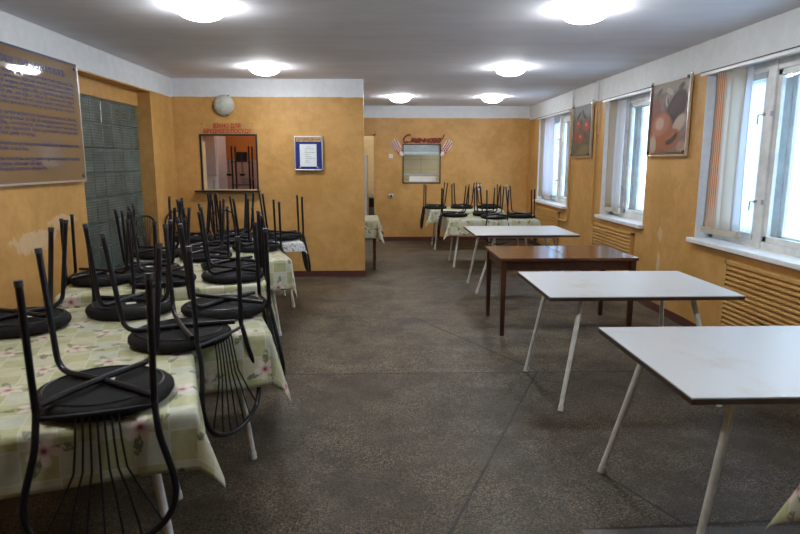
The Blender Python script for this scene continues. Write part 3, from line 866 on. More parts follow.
# blue notice board
o = empty('notice_board', (-.985, YP - .045, 1.517), 0, 'small blue notice board with a white sheet on the partition', 'notice board')
MB().box(-.185, 0, 0, .185, .012, .45).build('backing', M['blue'], o)
f = MB(); t = .014
f.box(-.195, -.012, -.008, -.195 + t, .014, .46); f.box(.195 - t, -.012, -.008, .195, .014, .46)
f.box(-.195, -.012, -.008, .195, .014, -.008 + t); f.box(-.195, -.012, .46 - t, .195, .014, .46)
f.build('frame', M['silver'], o, bevel=.002)
MB().box(-.17, -.004, .385, .17, 0, .44).build('heading_strip', M['gold'], o)
text_mesh('heading_text', 'ОГОЛОШЕННЯ', .045, M['ink'], o, on_back(-.155, -.005, .396), .0006, fit=.31, offset=.001)
MB().box(-.125, -.006, .06, .135, -.001, .345).build('paper_pocket', M['acrylic_clear'], o)
pp = MB().box(-.12, -.009, .045, .11, -.0065, .35).build('notice_sheet', M['paper'], o)
ln = MB(); zz = .31
for k, (a, b_) in enumerate([(-.03, .03), (-.05, .08), (-.05, -.02), (-.05, .09), (-.05, .0), (-.05, .03), (-.05, .09), (-.05, .0), (-.05, .02)]):
    ln.box(a, -.0105, zz - k * .026, b_, -.009, zz - k * .026 + .006)
ln.build('print', M['grey_ink'], pp)
for s_ in (-.12, .12): MB().lathe([(0, -.014), (.012, -.014), (.012, .0), (0, .0)], (s_, 0, .035), 12, axis='y').build('holder', M['gold'], o)
for s_ in (-.15, .15): MB().tube([(s_, .012, .40), (s_, .045, .40)], .008, 8).build('wall_pin', M['silver'], o)

# ------------------------------------------------------------------ serving hatch on the back wall
o = empty('serving_hatch', ((SX0 + SX1) / 2, YB, SZ0), 0, 'dark framed serving hatch opening below the cursive red word', 'hatch')
hw = (SX1 - SX0) / 2; hh = SZ1 - SZ0
f = MB(); t = .022
f.box(-hw - t, -.014, -t, -hw, .02, hh + t); f.box(hw, -.014, -t, hw + t, .02, hh + t)
f.box(-hw - t, -.014, hh, hw + t, .02, hh + t); f.box(-hw - t, -.014, -t, hw + t, .02, 0)
f.build('frame', M['dark'], o)
MB().box(-hw, .02, 0, hw, .195, .004).box(hw - .004, .02, 0, hw, .195, hh).box(-hw, .02, 0, -hw + .004, .195, hh).build('lining', M['kitchen_cream'], o)
h = empty('extractor_hood', (.95, YB + 1.3, 0), 0, 'blue-grey extractor hood seen at the top of the serving hatch', 'hood')
MB().hexa([(-.75, -.35, 1.84), (.75, -.35, 1.84), (.75, .6, 1.84), (-.75, .6, 1.84), (-.75, -.25, 2.35), (.75, -.25, 2.35), (.75, .6, 2.35), (-.75, .6, 2.35)]).build('canopy', M['hood'], h)
MB().box(-.76, -.37, 1.78, .76, .6, 1.84).build('lip', M['hood_lip'], h, bevel=.005)
h = empty('serving_counter', (.95, YB + .95, 0), 0, 'grey steel serving counter inside the serving hatch', 'counter')
MB().box(-.7, -.35, 1.33, .7, .35, 1.36).build('top_shelf', M['steel'], h)
for s_ in (-.66, .66):
    for y_ in (-.3, .3): MB().box(s_ - .02, y_ - .02, 0, s_ + .02, y_ + .02, 1.33).build('leg', M['steel'], h)
MB().box(-.7, -.34, .80, .7, .34, .84).build('lower_shelf', M['steel'], h)
tag(box('white_cloth', (.62, YB + .30, 1.22), (1.19, YB + .335, 1.325), M['paper']), 'white sheet hanging at the bottom of the serving hatch', 'cloth')
bpy.data.objects['white_cloth'].location.z = 0

o = empty('wall_lettering', (.86, YB - .03, 2.02), 0, 'dark red cursive word on the wall above the serving hatch', 'sign')
# hand-written lettering as joined strokes: Смачного!
def stroke(pts, r=.0125):
    P = [Vector((p[0] + p[1] * .22, 0, p[1])) for p in pts]
    out = []
    for i in range(len(P) - 1):
        p0 = P[max(i - 1, 0)]; p1 = P[i]; p2 = P[i + 1]; p3 = P[min(i + 2, len(P) - 1)]
        for k in range(5):
            t = k / 5
            out.append(.5 * ((2 * p1) + (p2 - p0) * t + (2 * p0 - 5 * p1 + 4 * p2 - p3) * t * t + (3 * p1 - p0 - 3 * p2 + p3) * t ** 3))
    out.append(P[-1]); return out
xh = .075
GL = {
 'С': ([[(.10, .125), (.075, .145), (.035, .13), (.008, .075), (.015, .02), (.05, 0), (.09, .02)]], .115),
 'м': ([[(0, 0), (.015, .02), (.028, xh), (.045, .01), (.062, xh), (.078, .01), (.095, .008)]], .093),
 'а': ([[(.052, .06), (.035, xh), (.010, .055), (.006, .02), (.025, 0), (.048, .03), (.056, xh)], [(.056, xh), (.054, .015), (.072, .006)]], .073),
 'ч': ([[(.0, xh), (.004, .042), (.025, .034), (.045, .05)], [(.05, xh), (.046, .01), (.062, .004)]], .064),
 'н': ([[(.0, xh), (.0, 0)], [(.0, .038), (.045, .040)], [(.047, xh), (.045, .012), (.060, .004)]], .063),
 'о': ([[(.03, xh), (.006, .05), (.006, .018), (.027, 0), (.05, .02), (.052, .055), (.03, xh), (.05, .066), (.066, .06)]], .068),
 'г': ([[(.002, .060), (.018, xh), (.036, .064), (.034, .050), (.010, .026), (.006, .010), (.022, 0), (.046, .012)]], .054),
 '!': ([[(.018, .150), (.014, .05)], [(.012, .006), (.012, .010)]], .03)}
lw = MB(); xx = -.40
sc = .82 / sum(GL[c_][1] for c_ in 'Смачного!')
for c_ in 'Смачного!':
    st, adv = GL[c_]
    for s_ in st: lw.tube([(xx + p.x * sc, 0, p.z * 1.02) for p in stroke(s_)], .0145, 8)
    xx += adv * sc
lw.build('word', M['maroon'], o, smooth='auto')

def ornament(x, zb, mir, label):
    """slanted white ear of grain with red grains"""
    g = empty('wheat_ornament', (x, YB - .02, zb), 0, label, 'wall ornament')
    g.rotation_euler = (0, R(-33 * mir), 0)
    p = MB(); n = 10
    out = [(-.022, 0), (.022, 0), (.045, .10), (.075, .22), (.07, .31), (.03, .36), (-.03, .36), (-.07, .31), (-.075, .22), (-.045, .10)]
    p.add([(a, .004, b_) for a, b_ in out] + [(a, -.003, b_) for a, b_ in out], [tuple(range(n)), tuple(range(2 * n - 1, n - 1, -1))] + [(i, (i + 1) % n, n + (i + 1) % n, n + i) for i in range(n)])
    p.build('plate', M['plastic_white'], g)
    r = MB()
    for k in range(5):
        for s_ in (-1, 0, 1):
            cx, cz = s_ * (.036 + .002 * k), .10 + k * .052 + (0.02 if s_ == 0 else 0)
            r.lathe([(0, -.03), (.012, -.015), (.015, .005), (.008, .024), (0, .03)], (cx, -.004, cz), 8)
    r.build('grains', M['red'], g, smooth='auto')
    return g
ornament(.47, 1.75, 1, 'red and white grain ornament touching the hatch frame, beside the light switch')
ornament(1.25, 1.75, -1, 'red and white grain ornament at the window side of the serving hatch')

# switch and socket
o = empty('light_switch', (.225, YB, 1.70), 0, 'cream light switch on the back wall between door and hatch', 'switch')
MB().box(-.042, -.012, 0, .042, 0, .085).build('plate', M['plastic_white'], o, bevel=.004)
MB().box(-.018, -.018, .02, .018, -.012, .065).build('rocker', M['plastic_white'], o, bevel=.003)
o = empty('power_socket', (.225, YB, .885), 0, 'white wall socket low on the back wall below the switch', 'socket')
MB().box(-.045, -.012, 0, .045, 0, .09).build('plate', M['plastic_white'], o, bevel=.004)
MB().lathe([(0, -.014), (.024, -.014), (.026, -.03), (.03, -.03), (.03, -.012), (0, -.012)], (0, 0, .045), 20, axis='y').build('outlet', M['cap'], o)
o = empty('power_socket', (2.05, YB, 1.05), 0, 'white wall socket above the far chairs near the window corner', 'socket')
MB().box(-.04, -.012, 0, .04, 0, .12).build('plate', M['plastic_white'], o, bevel=.004)
MB().lathe([(0, -.014), (.02, -.014), (.022, -.02), (.026, -.02), (.026, -.012), (0, -.012)], (0, 0, .06), 20, axis='y').build('outlet', M['cap'], o)

# doorway at the back with what shows behind
d = MB(); t = .06
d.box(DX0, YB - .02, 0, DX0 + .05, YB + .2, DZ1); d.box(DX1 - .05, YB - .02, 0, DX1, YB + .2, DZ1); d.box(DX0, YB - .02, DZ1 - .05, DX1, YB + .2, DZ1)
struct(d.build('door_1', M['orange_metal'], bevel=.004))
w = MB(); w.box(-1.4, YB + 1.75, 0, .12, YB + 1.85, 2.6)
struct(w.build('wall_corridor', M['kitchen_cream']))
d = MB(); d.box(-1.08, YB + 1.70, 0, -1.00, YB + 1.745, 2.0); d.box(-.46, YB + 1.70, 0, -.38, YB + 1.745, 2.0); d.box(-1.08, YB + 1.70, 1.95, -.38, YB + 1.745, 2.03)
d.box(-1.00, YB + 1.715, 0, -.46, YB + 1.745, 1.95)
struct(d.build('door_2', M['wood_leg']))
o = empty('refrigerator', (-.55, YB + .75, 0), 0, 'tall white refrigerator standing in the back doorway', 'refrigerator')
MB().box(-.28, -.28, .03, .28, .28, 1.78).build('body', M['fridge'], o, bevel=.015)
d = MB().box(-.275, -.32, .05, .275, -.282, 1.77).build('door', M['fridge'], o, bevel=.01)
MB().box(.2, -.345, .9, .22, -.321, 1.2).build('handle', M['steel'], d)
for a in (-.24, .24):
    for c_ in (-.24, .24): MB().box(a - .02, c_ - .02, 0, a + .02, c_ + .02, .03).build('foot', M['dark'], o)
o = empty('stove', (-.13, YB + 1.30, 0), 0, 'black kitchen stove beside the refrigerator in the back doorway', 'stove')
MB().box(-.12, -.25, .0, .22, .25, .82).build('body', M['stove'], o, bevel=.01)
MB().box(-.13, -.26, .82, .23, .26, .86).build('hob', M['steel'], o, bevel=.005)
MB().box(-.10, -.275, .12, .20, -.252, .62).build('oven_door', M['hood'], o, bevel=.005)

# ------------------------------------------------------------------ tables
def add_legs(o, tops, feet, mat, r0=.0175, r1=.0145, capmat=None):
    for (t_, f_) in zip(tops, feet):
        l = MB().tube([t_, ((t_[0] + f_[0]) / 2, (t_[1] + f_[1]) / 2, (t_[2] + f_[2]) / 2), (f_[0], f_[1], .012)], [r0, (r0 + r1) / 2, r1], 12).build('leg', mat, o, smooth='auto')
        d_ = Vector(f_) - Vector(t_); d_.normalize()
        e_ = Vector((f_[0], f_[1], 0)); 
        MB().tube([e_ - d_ * .035 + Vector((0, 0, .004)), e_ + Vector((0, 0, 0.001))], r1 + .004, 12).build('rubber_foot', capmat or M['leg_white'], l, smooth='auto')

def white_table(x0, y0, x1, y1, feet, label, T=.765):
    cx, cy = (x0 + x1) / 2, (y0 + y1) / 2
    o = empty('white_table', (cx, cy, 0), 0, label, 'table', 'white topped dining tables by the windows')
    a, b_ = (x1 - x0) / 2, (y1 - y0) / 2
    top = MB().box(-a, -b_, T - .006, a, b_, T).build('tabletop', M['laminate'], o)
    MB().box(-a, -b_, T - .028, a, b_, T - .0062).build('edge_board', M['edge_brown'], top)
    f = MB(); i, j = a - .20, b_ - .17
    for s_ in (-1, 1):
        f.box(-i, s_ * j - .012, T - .058, i, s_ * j + .012, T - .029); f.box(s_ * i - .012, -j, T - .058, s_ * i + .012, j, T - .029)
    f.build('under_frame', M['leg_white'], o)
    tops = [(s_ * (i - (.07 if t_ < 0 else 0)), t_ * j, T - .03) for s_ in (-1, 1) for t_ in (-1, 1)]
    add_legs(o, tops, [(fx - cx, fy - cy, 0) for fx, fy in feet], M['leg_white'])
    return o
white_table(1.158, 2.11, 2.46, 3.09, [(1.285, 2.22), (1.171, 2.97), (2.42, 2.22), (2.33, 3.03)], 'nearest white table, cut off by the frame, yellowish wear on top')
white_table(1.10, 3.82, 2.395, 4.75, [(1.189, 3.775), (1.144, 4.556), (2.29, 3.82), (2.23, 4.56)], 'white table with stained top standing before the dark wooden table')
white_table(1.14, 7.19, 2.40, 8.25, [(1.20, 7.40), (1.19, 8.09), (2.36, 7.40), (2.36, 8.09)], 'white table standing behind the dark wooden table')

# dark wooden table
def wooden_table(cx, cy, w_, d_, label, T=.75, seam=True, rot=0):
    o = empty('wooden_table', (cx, cy, 0), rot, label, 'table')
    a, b_ = w_ / 2, d_ / 2
    if seam:
        MB().box(-a, -b_, T - .028, -.003, b_, T).build('table_leaf', M['wood_top'], o, bevel=.003)
        MB().box(.003, -b_, T - .028, a, b_, T).build('table_leaf', M['wood_top'], o, bevel=.003)
    else:
        MB().box(-a, -b_, T - .028, a, b_, T).build('tabletop', M['wood_top'], o, bevel=.003)
    f = MB(); e = .045
    for s_ in (-1, 1):
        f.box(-a + e, s_ * (b_ - e) - .011, T - .12, a - e, s_ * (b_ - e) + .011, T - .0285); f.box(s_ * (a - e) - .011, -b_ + e, T - .12, s_ * (a - e) + .011, b_ - e, T - .0285)
    f.build('apron', M['wood_leg'], o)
    for s_ in (-1, 1):
        for t_ in (-1, 1):
            x_, y_ = s_ * (a - .04), t_ * (b_ - .04); k0, k1 = .026, .019
            MB().hexa([(x_ - k1, y_ - k1, 0), (x_ + k1, y_ - k1, 0), (x_ + k1, y_ + k1, 0), (x_ - k1, y_ + k1, 0),
                       (x_ - k0, y_ - k0, T - .029), (x_ + k0, y_ - k0, T - .029), (x_ + k0, y_ + k0, T - .029), (x_ - k0, y_ + k0, T - .029)]).build('leg', M['wood_leg'], o, bevel=.003)
    return o
wooden_table(1.76, 5.935, 1.30, .84, 'polished dark brown wooden table with a seam across its top')
wooden_table(-.60, 9.60, 1.10, .95, 'dark legged table under cloth behind the end of the partition', seam=False)

# cloth-covered tables on the left: (near right corner, rotation, width, depth)
def enamel_table(cx, cy, rot, w_, d_, label, group, T=.75):
    o = empty('dining_table', (cx, cy, 0), rot, label, 'table', group)
    a, b_ = w_ / 2, d_ / 2
    top = MB().box(-a, -b_, T - .006, a, b_, T).build('tabletop', M['laminate'], o)
    MB().box(-a, -b_, T - .028, a, b_, T - .0062).build('edge_board', M['edge_brown'], top)
    i, j = a - .18, b_ - .17
    tops = [(s_ * i, t_ * j, T - .03) for s_ in (-1, 1) for t_ in (-1, 1)]
    add_legs(o, tops, [(s_ * (a - .09), t_ * (b_ - .13), 0) for s_ in (-1, 1) for t_ in (-1, 1)], M['leg_white'])
    return o

def tablecloth(cx, cy, rot, w_, d_, drop, label, mat=None, T=.75, seed=1, flare=.05, group='tablecloths', offs=(0, 0), corner=1.0):
    rnd = random.Random(seed)
    ph = [rnd.uniform(0, 6.28) for _ in range(8)]
    a, b_ = w_ / 2 + .004, d_ / 2 + .004
    nx, ny, nd = 30, 24, 12
    e = [ -a - drop + offs[0] + drop * k / nd for k in range(nd)]
    us = [-a - drop * (1 - k / nd) for k in range(nd)] + [-a + 2 * a * k / nx for k in range(nx + 1)] + [a + drop * (k + 1) / nd for k in range(nd)]
    vs_ = [-b_ - drop * (1 - k / nd) for k in range(nd)] + [-b_ + 2 * b_ * k / ny for k in range(ny + 1)] + [b_ + drop * (k + 1) / nd for k in range(nd)]
    def pos(u, v):
        du = max(abs(u) - a, 0); dv = max(abs(v) - b_, 0); su = 1 if u > 0 else -1; sv = 1 if v > 0 else -1
        x_ = max(-a, min(a, u)); y_ = max(-b_, min(b_, v))
        r_ = math.hypot(du, dv)
        zt = T + .0035 + .0012 * math.sin(9 * u + ph[0]) * math.sin(7 * v + ph[1])
        if r_ < 1e-6: return (x_, y_, zt)
        fi = math.atan2(dv, du)
        k = math.sin(2 * fi)
        # soft roll over the edge
        rr = .012
        s_ = min(r_, rr * PI / 2) ; an = s_ / rr
        out = rr * math.sin(an); dn = rr * (1 - math.cos(an))
        rest = max(r_ - rr * PI / 2, 0)
        t_ = rest / drop
        wave = .010 * t_ * (math.sin(7 * (u if dv > du else v) + ph[2]) + .6 * math.sin(13 * (u if dv > du else v) + ph[3]))
        out += rest * flare + wave * (1 - k) + rest * .34 * k ** 1.5 * corner
        dn += rest * (1 - .10 * k)
        cu, cv = math.cos(fi), math.sin(fi)
        # corner folds swing inwards on both sides of the point
        x2 = x_ + su * cu * out; y2 = y_ + sv * cv * out
        return (x2, y2, zt - dn)
    verts = []; uvs = []
    for v in vs_:
        for u in us:
            verts.append(pos(u, v)); uvs.append((u + seed * .37, v + seed * .21))
    n = len(us); fs = [(j * n + i, j * n + i + 1, (j + 1) * n + i + 1, (j + 1) * n + i) for j in range(len(vs_) - 1) for i in range(n - 1)]
    me = bpy.data.meshes.new('tablecloth'); me.from_pydata(verts, [], fs); me.update()
    me.materials.append(mat or M['cloth'])
    ul = me.uv_layers.new(name='UVMap')
    for lp in me.loops: ul.data[lp.index].uv = uvs[lp.vertex_index]
    for p in me.polygons: p.use_smooth = True
    o = bpy.data.objects.new('tablecloth', me); COL.objects.link(o)
    o.location = (cx, cy, 0); o.rotation_euler = (0, 0, rot)
    sd = o.modifiers.new('solid', 'SOLIDIFY'); sd.thickness = .0016; sd.offset = 1
    tag(o, label, 'tablecloth', group)
    return o

class TB: pass
def cloth_table(nr, rot, w_, d_, drop, tl, cl, seed, mat=None, group='cloth-covered dining tables', **kw):
    """nr = near right corner of the top"""
    r = R(rot); al = Vector((math.cos(r), math.sin(r))); nn = Vector((-math.sin(r), math.cos(r)))
    c = Vector(nr) - al * w_ / 2 + nn * d_ / 2
    enamel_table(c.x, c.y, r, w_, d_, tl, group)
    tablecloth(c.x, c.y, r, w_, d_, drop, cl, mat, seed=seed, **kw)
    t = TB(); t.nr = Vector(nr); t.al = al; t.nn = nn; t.rot = rot; t.w = w_; t.d = d_
    return t
FW = 'flowered cloth-covered '
tA = cloth_table((-.67, 2.075), 18, 1.40, .90, .215, FW + 'table at the lower left, nearest of its row', 'flowered green cloth on the nearest left table, cut off by the frame', 3)
tB = cloth_table((-.585, 3.085), 18, 1.40, .92, .285, FW + 'table on the left, second from the camera', 'flowered green cloth on the second table of the left row', 5, corner=.7)
tC = cloth_table((-.83, 4.38), 16, 1.36, .92, .27, FW + 'table on the left, third from the camera', 'flowered green cloth on the third table of the left row', 8, corner=.4)
tD = cloth_table((-.83, 5.52), 18, 1.36, .92, .29, FW + 'table on the left, fourth from the camera', 'flowered green cloth on the fourth table of the left row', 11, corner=.25)
tE = cloth_table((-.86, 6.66), 18, 1.36, .90, .10, 'table under white cloth on the left, in front of the dish hatch', 'white dark-spotted cloth on the last table before the dish hatch', 14, M['cloth_white'])
tF = cloth_table((2.42, 9.22), 0, 1.36, .92, .24, FW + 'table behind the white tables, four chairs on it', 'flowered cloth on the far table behind the last white table', 17)
tG = cloth_table((2.26, 11.14), 0, 1.33, .90, .24, FW + 'table nearest the back wall, three chairs on it', 'flowered cloth on the table against the back wall', 20)
tH = cloth_table((2.87, 1.17), 12, 1.30, .85, .27, FW + 'table at the lower right, almost out of the frame', 'corner of flowered cloth at the lower right edge of the photo', 23)
tablecloth(-.60, 9.60, 0, 1.10, .95, .27, 'flowered cloth draped over the table behind the partition end', seed=26)

# ------------------------------------------------------------------ chairs (built upside down: cushion resting at z = 0, backrest towards -y)
REAR, FRONT = .48, .522
def make_chair():
    o = empty('bistro_chair', (0, 0, 0))
    prof = [(0, 0), (.15, 0), (.195, .003), (.222, .012), (.232, .028), (.230, .044), (.218, .056), (.19, .060), (0, .060)]
    c = MB().lathe(prof, (0, 0, 0), 44)
    # creases of the fabric cover
    for i, (x_, y_, z_) in enumerate(c.v):
        r_ = math.hypot(x_, y_)
        if r_ > .1 and z_ > .002:
            a = math.atan2(y_, x_); k = 1 + .012 * math.sin(22 * a) * (z_ / .06) + .01 * math.sin(5 * a + 1)
            c.v[i] = (x_ * k, y_ * k, z_)
    seat = c.build('seat', M['seat_fabric'], o, smooth='auto')
    MB().add([], []) 
    ring = [(.196 * math.cos(2 * PI * k / 36), .196 * math.sin(2 * PI * k / 36), .060) for k in range(36)]
    MB().tube(ring, .005, 8, closed=True).build('seat_ring', M['chair_metal'], o, smooth='auto')
    tr = .0115
    def arc(p0, p1, p2, n=6):
        p0, p1, p2 = Vector(p0), Vector(p1), Vector(p2)
        return [p0 * (1 - t) ** 2 + p1 * 2 * t * (1 - t) + p2 * t * t for t in [k / n for k in range(n + 1)]]
    for s_ in (-1, 1):
        zc = .078 + (.006 if s_ > 0 else -.004)
        foot = Vector((s_ * .205, .215, FRONT)); kn = Vector((s_ * .168, .168, zc))
        d1 = (foot - kn).normalized()
        path = [foot, kn + d1 * .25, kn + d1 * .12] + arc(kn + d1 * .06, kn, kn + Vector((-s_, -1, 0)).normalized() * .07)[0:] + [Vector((s_ * .05, .05, zc)), Vector((0, 0.0, zc)), Vector((-s_ * .09, -.10, zc - .002)), Vector((-s_ * .165, -.19, zc - .006))]
        l = MB().tube(path, tr, 10).build('leg', M['chair_metal'], o, smooth='auto')
        MB().tube([foot - d1 * .012, foot + d1 * .008], tr + .0015, 10).build('foot_cap', M['cap'], l, smooth='auto')
    for s_ in (-1, 1):
        foot = Vector((s_ * .182, -.215, REAR)); b0 = Vector((s_ * .172, -.222, .06)); d1 = (foot - b0).normalized()
        l = MB().tube([foot, b0 + d1 * .2, b0], tr, 10).build('leg', M['chair_metal'], o, smooth='auto')
        MB().tube([foot - d1 * .012, foot + d1 * .008], tr + .0015, 10).build('foot_cap', M['cap'], l, smooth='auto')
    half = [(.172, -.222, .06), (.175, -.232, .02), (.182, -.245, -.05), (.200, -.256, -.12), (.218, -.266, -.19), (.222, -.274, -.25), (.205, -.282, -.31), (.16, -.288, -.36), (.085, -.292, -.392)]
    pts = [Vector(p) for p in half] + [Vector((0, -.293, -.402))] + [Vector((-p[0], p[1], p[2])) for p in reversed(half)]
    sm = []
    for i in range(len(pts) - 1):
        p0, p1, p2, p3 = pts[max(i - 1, 0)], pts[i], pts[i + 1], pts[min(i + 2, len(pts) - 1)]
        for k in range(3):
            t = k / 3
            sm.append(.5 * ((2 * p1) + (p2 - p0) * t + (2 * p0 - 5 * p1 + 4 * p2 - p3) * t * t + (3 * p1 - p0 - 3 * p2 + p3) * t ** 3))
    sm.append(pts[-1])
    MB().tube(sm, tr, 10).build('backrest_hoop', M['chair_metal'], o, smooth='auto')
    # bar at the rear rim and the fan of wires
    MB().tube([(-.172, -.222, .045), (-.09, -.232, .045), (0, -.236, .045), (.09, -.232, .045), (.172, -.222, .045)], .008, 8).build('rear_bar', M['chair_metal'], o, smooth='auto')
    wm = MB()
    def hoop_at(x):
        best = min((p for p in sm if p.z < -.2), key=lambda p: abs(p.x - x)); return best
    for k in range(7):
        t = (k - 3) / 3
        e = hoop_at(t * .185)
        wm.tube([(t * .062, -.234, .045), (t * .068, -.246, -.05), (t * .078, -.256, -.14), (t * .115, -.268, -.22), (e.x * .9, (e.y - .27) / 2, (e.z - .23) / 2 - .02), (e.x, e.y, e.z)], .0036, 6)
    wm.build('back_wires', M['chair_metal'], o, smooth='auto')
    MB().box(-.022, .022, .0605, .03, .06, .062).build('care_tag', M['tag'], o)
    return o
CH0 = make_chair(); used = False
def put(loc, rz, s, label, group, rx=0.0):
    global used
    o = copy_tree(CH0) if used else CH0
    used = True
    o.location = loc; o.rotation_euler = (rx, 0, rz); o.scale = (s, s, s)
    tag(o, label, 'chair', group)
    return o
CT = .7565
LEFT = 'upturned black chairs on the left tables'
FAR = 'upturned black chairs on the far tables'
def on(tb, along, depth, rot, label, group, s=1.0):
    """along = metres left of the right edge, depth = metres from the near edge, rot = backrest direction in the table's frame (0 near, 90 right, 180 far, 270 left)"""
    p = tb.nr - tb.al * along + tb.nn * depth
    return put((p.x, p.y, CT), R(rot + tb.rot), s, label, group)
UP = 'upturned black chair '
on(tA, .305, .207, 0, UP + 'nearest the camera, wire backrest hanging in front of the cloth', LEFT, 1.04)
on(tB, .43, -.02, 52, UP + 'straddling the first two left tables, wire backrest towards the aisle', LEFT, 1.04)
on(tB, 1.23, .52, 270, UP + 'against the left edge of the photo, on the second table', LEFT, 1.04)
on(tB, .70, .70, 190, UP + 'in the middle of the second table, between two others', LEFT, 1.04)
on(tB, .185, .50, 92, UP + 'at the aisle end of the second table, backrest hanging into the aisle', LEFT, 1.04)
on(tC, 1.13, .42, 270, UP + 'in front of the glass blocks, on the third table', LEFT)
on(tC, .72, .226, 0, UP + 'in the middle of the third table, wires hanging towards the camera', LEFT)
on(tC, .222, .24, 88, UP + 'at the aisle end of the third table, nearer of the two there', LEFT)
on(tC, .222, .70, 92, UP + 'at the aisle end of the third table, farther of the two there', LEFT)
on(tC, .84, .69, 184, UP + 'at the far side of the third table, before the wall recess', LEFT)
on(tD, .222, .66, 90, UP + 'at the aisle end of the fourth table', LEFT)
on(tD, .72, .226, 3, UP + 'at the near edge in the middle of the fourth table', LEFT)
on(tD, 1.12, .52, 268, UP + 'at the wall end of the fourth table', LEFT)
on(tD, .72, .70, 178, UP + 'at the far edge in the middle of the fourth table', LEFT)
on(tE, .165, .36, 88, UP + 'at the aisle end of the white-clothed table', LEFT)
on(tE, .74, .226, 0, UP + 'at the near edge of the white-clothed table', LEFT)
on(tE, .66, .68, 182, UP + 'at the far edge of the white-clothed table, below the dish hatch', LEFT)
on(tE, 1.13, .55, 270, UP + 'at the wall end of the white-clothed table', LEFT)
S2 = .92
on(tF, 1.22, .56, 268, UP + 'with backrest off the aisle end of the far flowered table', FAR, S2)
on(tF, .64, .210, 2, UP + 'at the near edge in the middle of the far flowered table', FAR, S2)
on(tF, .205, .36, 68, UP + 'beside the window on the far flowered table', FAR, S2)
on(tF, .69, .70, 178, UP + 'at the far edge of the far flowered table', FAR, S2)
on(tG, 1.22, .30, 272, UP + 'at the aisle end of the table nearest the back wall', FAR, S2)
on(tG, .71, .36, 182, UP + 'in the middle of the table against the back wall', FAR, S2)
on(tG, .212, .36, 90, UP + 'at the window end of the table against the back wall', FAR, S2)

# chairs standing the right way up in the corner by the partition
tilt = math.atan2(FRONT - REAR, .43)
def upright(x_, y_, rz, label):
    o = put((x_, y_, 0), 0, 1.0, label, 'upright black chairs in the corner behind the tables')
    Mx = Matrix.Rotation(rz, 4, 'Z') @ Matrix.Rotation(tilt, 4, 'X') @ Matrix.Rotation(PI, 4, 'X')
    # lowest foot onto the floor
    zmin = min((Mx @ Vector(p)).z for p in ((.182, -.215, REAR + .009), (.205, .215, FRONT + .009)))
    o.location = (x_, y_, -zmin); o.rotation_euler = Mx.to_euler()
    return o
US = 'upright black chair with wire back '
upright(-2.60, 7.40, R(80), US + 'nearest the glass blocks')
upright(-2.49, 8.12, R(70), US + 'in the corner beside the dish hatch wall')
upright(-1.97, 8.2, R(50), US + 'right below the dish hatch')

# ------------------------------------------------------------------ outside
struct(box('ground_snow', (XR + WT + .02, -30, -1.1), (60, 60, -1.0), M['snow']))
def tree(x_, y_, h_, seed, label):
    rnd = random.Random(seed); tm = MB(); bmb = MB()
    tm.tube([(0, 0, 0), (.06, .02, h_ * .35), (.0, -.05, h_ * .7), (.05, .05, h_)], [.11, .09, .055, .015], 8)
    for k in range(26):
        z0 = h_ * rnd.uniform(.2, .92); a = rnd.uniform(0, 6.28); L = rnd.uniform(.8, 2.0) * (1.1 - z0 / h_ * .5)
        p0 = Vector((0, 0, z0)); d_ = Vector((math.cos(a), math.sin(a), rnd.uniform(.2, .9))).normalized()
        p1 = p0 + d_ * L * .5; p2 = p0 + d_ * L + Vector((0, 0, -.15 * L))
        bmb.tube([p0, p1, p2], [.03, .018, .006], 5)
        for j in range(4):
            q0 = p0.lerp(p2, rnd.uniform(.3, .95)); d2 = (d_ + Vector((rnd.uniform(-.9, .9), rnd.uniform(-.9, .9), rnd.uniform(-.6, .5)))).normalized()
            bmb.tube([q0, q0 + d2 * L * .35], [.010, .003], 4)
    o = empty('bare_tree', (x_, y_, -1.0), 0, label, 'tree', 'bare trees outside the windows')
    tm.build('trunk', M['bark'], o, smooth='auto'); bmb.build('branches', M['bark'], o)
for i, (x_, y_, h_, lb) in enumerate([(11.5, 10.6, 6.5, 'pale bare tree outside the nearest visible window'), (10, 19.0, 7.0, 'pale bare tree outside the middle window'), (12.5, 33, 7.5, 'pale bare tree outside the farthest window')]):
    tree(x_, y_, h_, 30 + i, lb)
fo = empty('mesh_fence', (8.5, 14, -1.0), 0, 'thin wire fence standing in the snow outside the windows', 'fence')
for k in range(9):
    MB().tube([(0, -10 + k * 2.5, 0), (0, -10 + k * 2.5, 1.7)], .03, 8).build('post', M['wire'], fo)
fm = MB()
for k in range(150): 
    yv = -10 + k * .1333
    fm.tube([(.01, yv, .1), (.01, yv + 1.0 if yv < 9 else 10, 1.65 if yv < 9 else .1 + 1.55 * (10 - yv))], .004, 4)
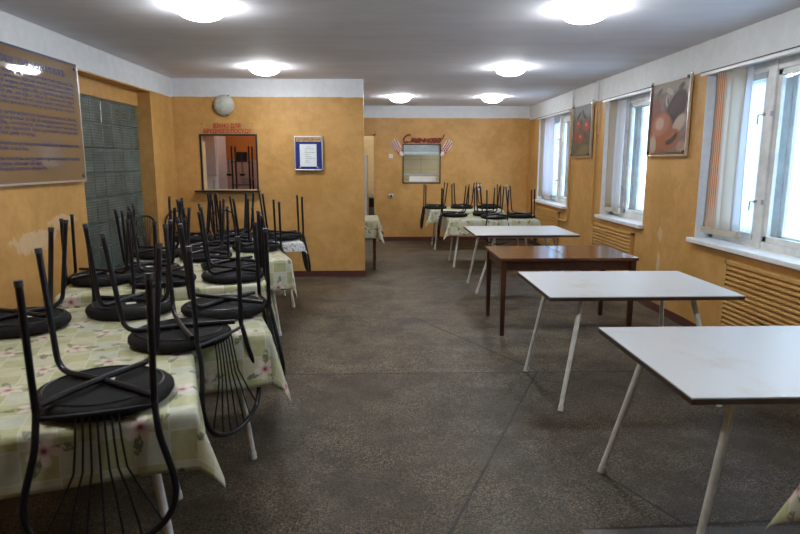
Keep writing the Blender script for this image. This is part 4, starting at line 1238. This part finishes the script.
for z_ in (.1, .6, 1.1, 1.65): fm.tube([(0, -10, z_), (0, 10, z_)], .006, 4)
fm.build('wire_mesh', M['wire'], fo)

# ------------------------------------------------------------------ light
w = bpy.data.worlds.new('overcast'); SC.world = w; w.use_nodes = True
bg = w.node_tree.nodes['Background']; q = NT(w.node_tree)
gr = q.sep(q.coord('Generated'))
k = q.ramp(gr[2], -.1, .7)
q.l(q.mix(k, C(.74, .87, 1.0), C(.62, .80, 1.0)), bg.inputs[0]); bg.inputs[1].default_value = 5.0

# unseen lamps added to brighten the rooms behind the hatches and doorway
for nm, p, lb in (('added_kitchen_lamp', (-1.75, 9.6, H), 'small added lamp on the ceiling of the room behind the dish hatch'),
                  ('added_servery_lamp', (.9, YB + .45, H), 'added lamp on the ceiling of the servery behind the serving hatch'),
                  ('added_corridor_lamp', (-.5, YB + .6, H), 'added lamp on the ceiling beyond the back doorway')):
    o = empty('added_batten_lamp', p, 0, lb, 'lamp')
    MB().box(-.30, -.05, -.03, .30, .05, 0).build('housing', M['white_paint'], o)
    MB().tube([(-.28, 0, -.05), (.28, 0, -.05)], .018, 10).build('tube', M['added_tube_lamp'], o, smooth='auto')

# ------------------------------------------------------------------ camera
cd = bpy.data.cameras.new('camera'); cam = bpy.data.objects.new('camera', cd); COL.objects.link(cam)
cd.sensor_fit = 'HORIZONTAL'; cd.sensor_width = 36; cd.lens = 607.4506 * 36 / 800
cam.location = (0, 0, 1.6322); cam.rotation_euler = (PI / 2 - .1719, -.0008, -.0326)
cd.clip_start = .05; cd.clip_end = 200
cd.dof.use_dof = True; cd.dof.focus_distance = 7.0; cd.dof.aperture_fstop = 4.0
SC.camera = cam
SC.view_settings.view_transform = 'Standard'; SC.view_settings.look = 'None'
SC.view_settings.gamma = 1.0; SC.view_settings.exposure = 0.0
SC.view_settings.use_curve_mapping = False
SC.cycles.max_bounces = 10; SC.cycles.diffuse_bounces = 6; SC.cycles.transparent_max_bounces = 16
SC.cycles.sample_clamp_indirect = 6.0
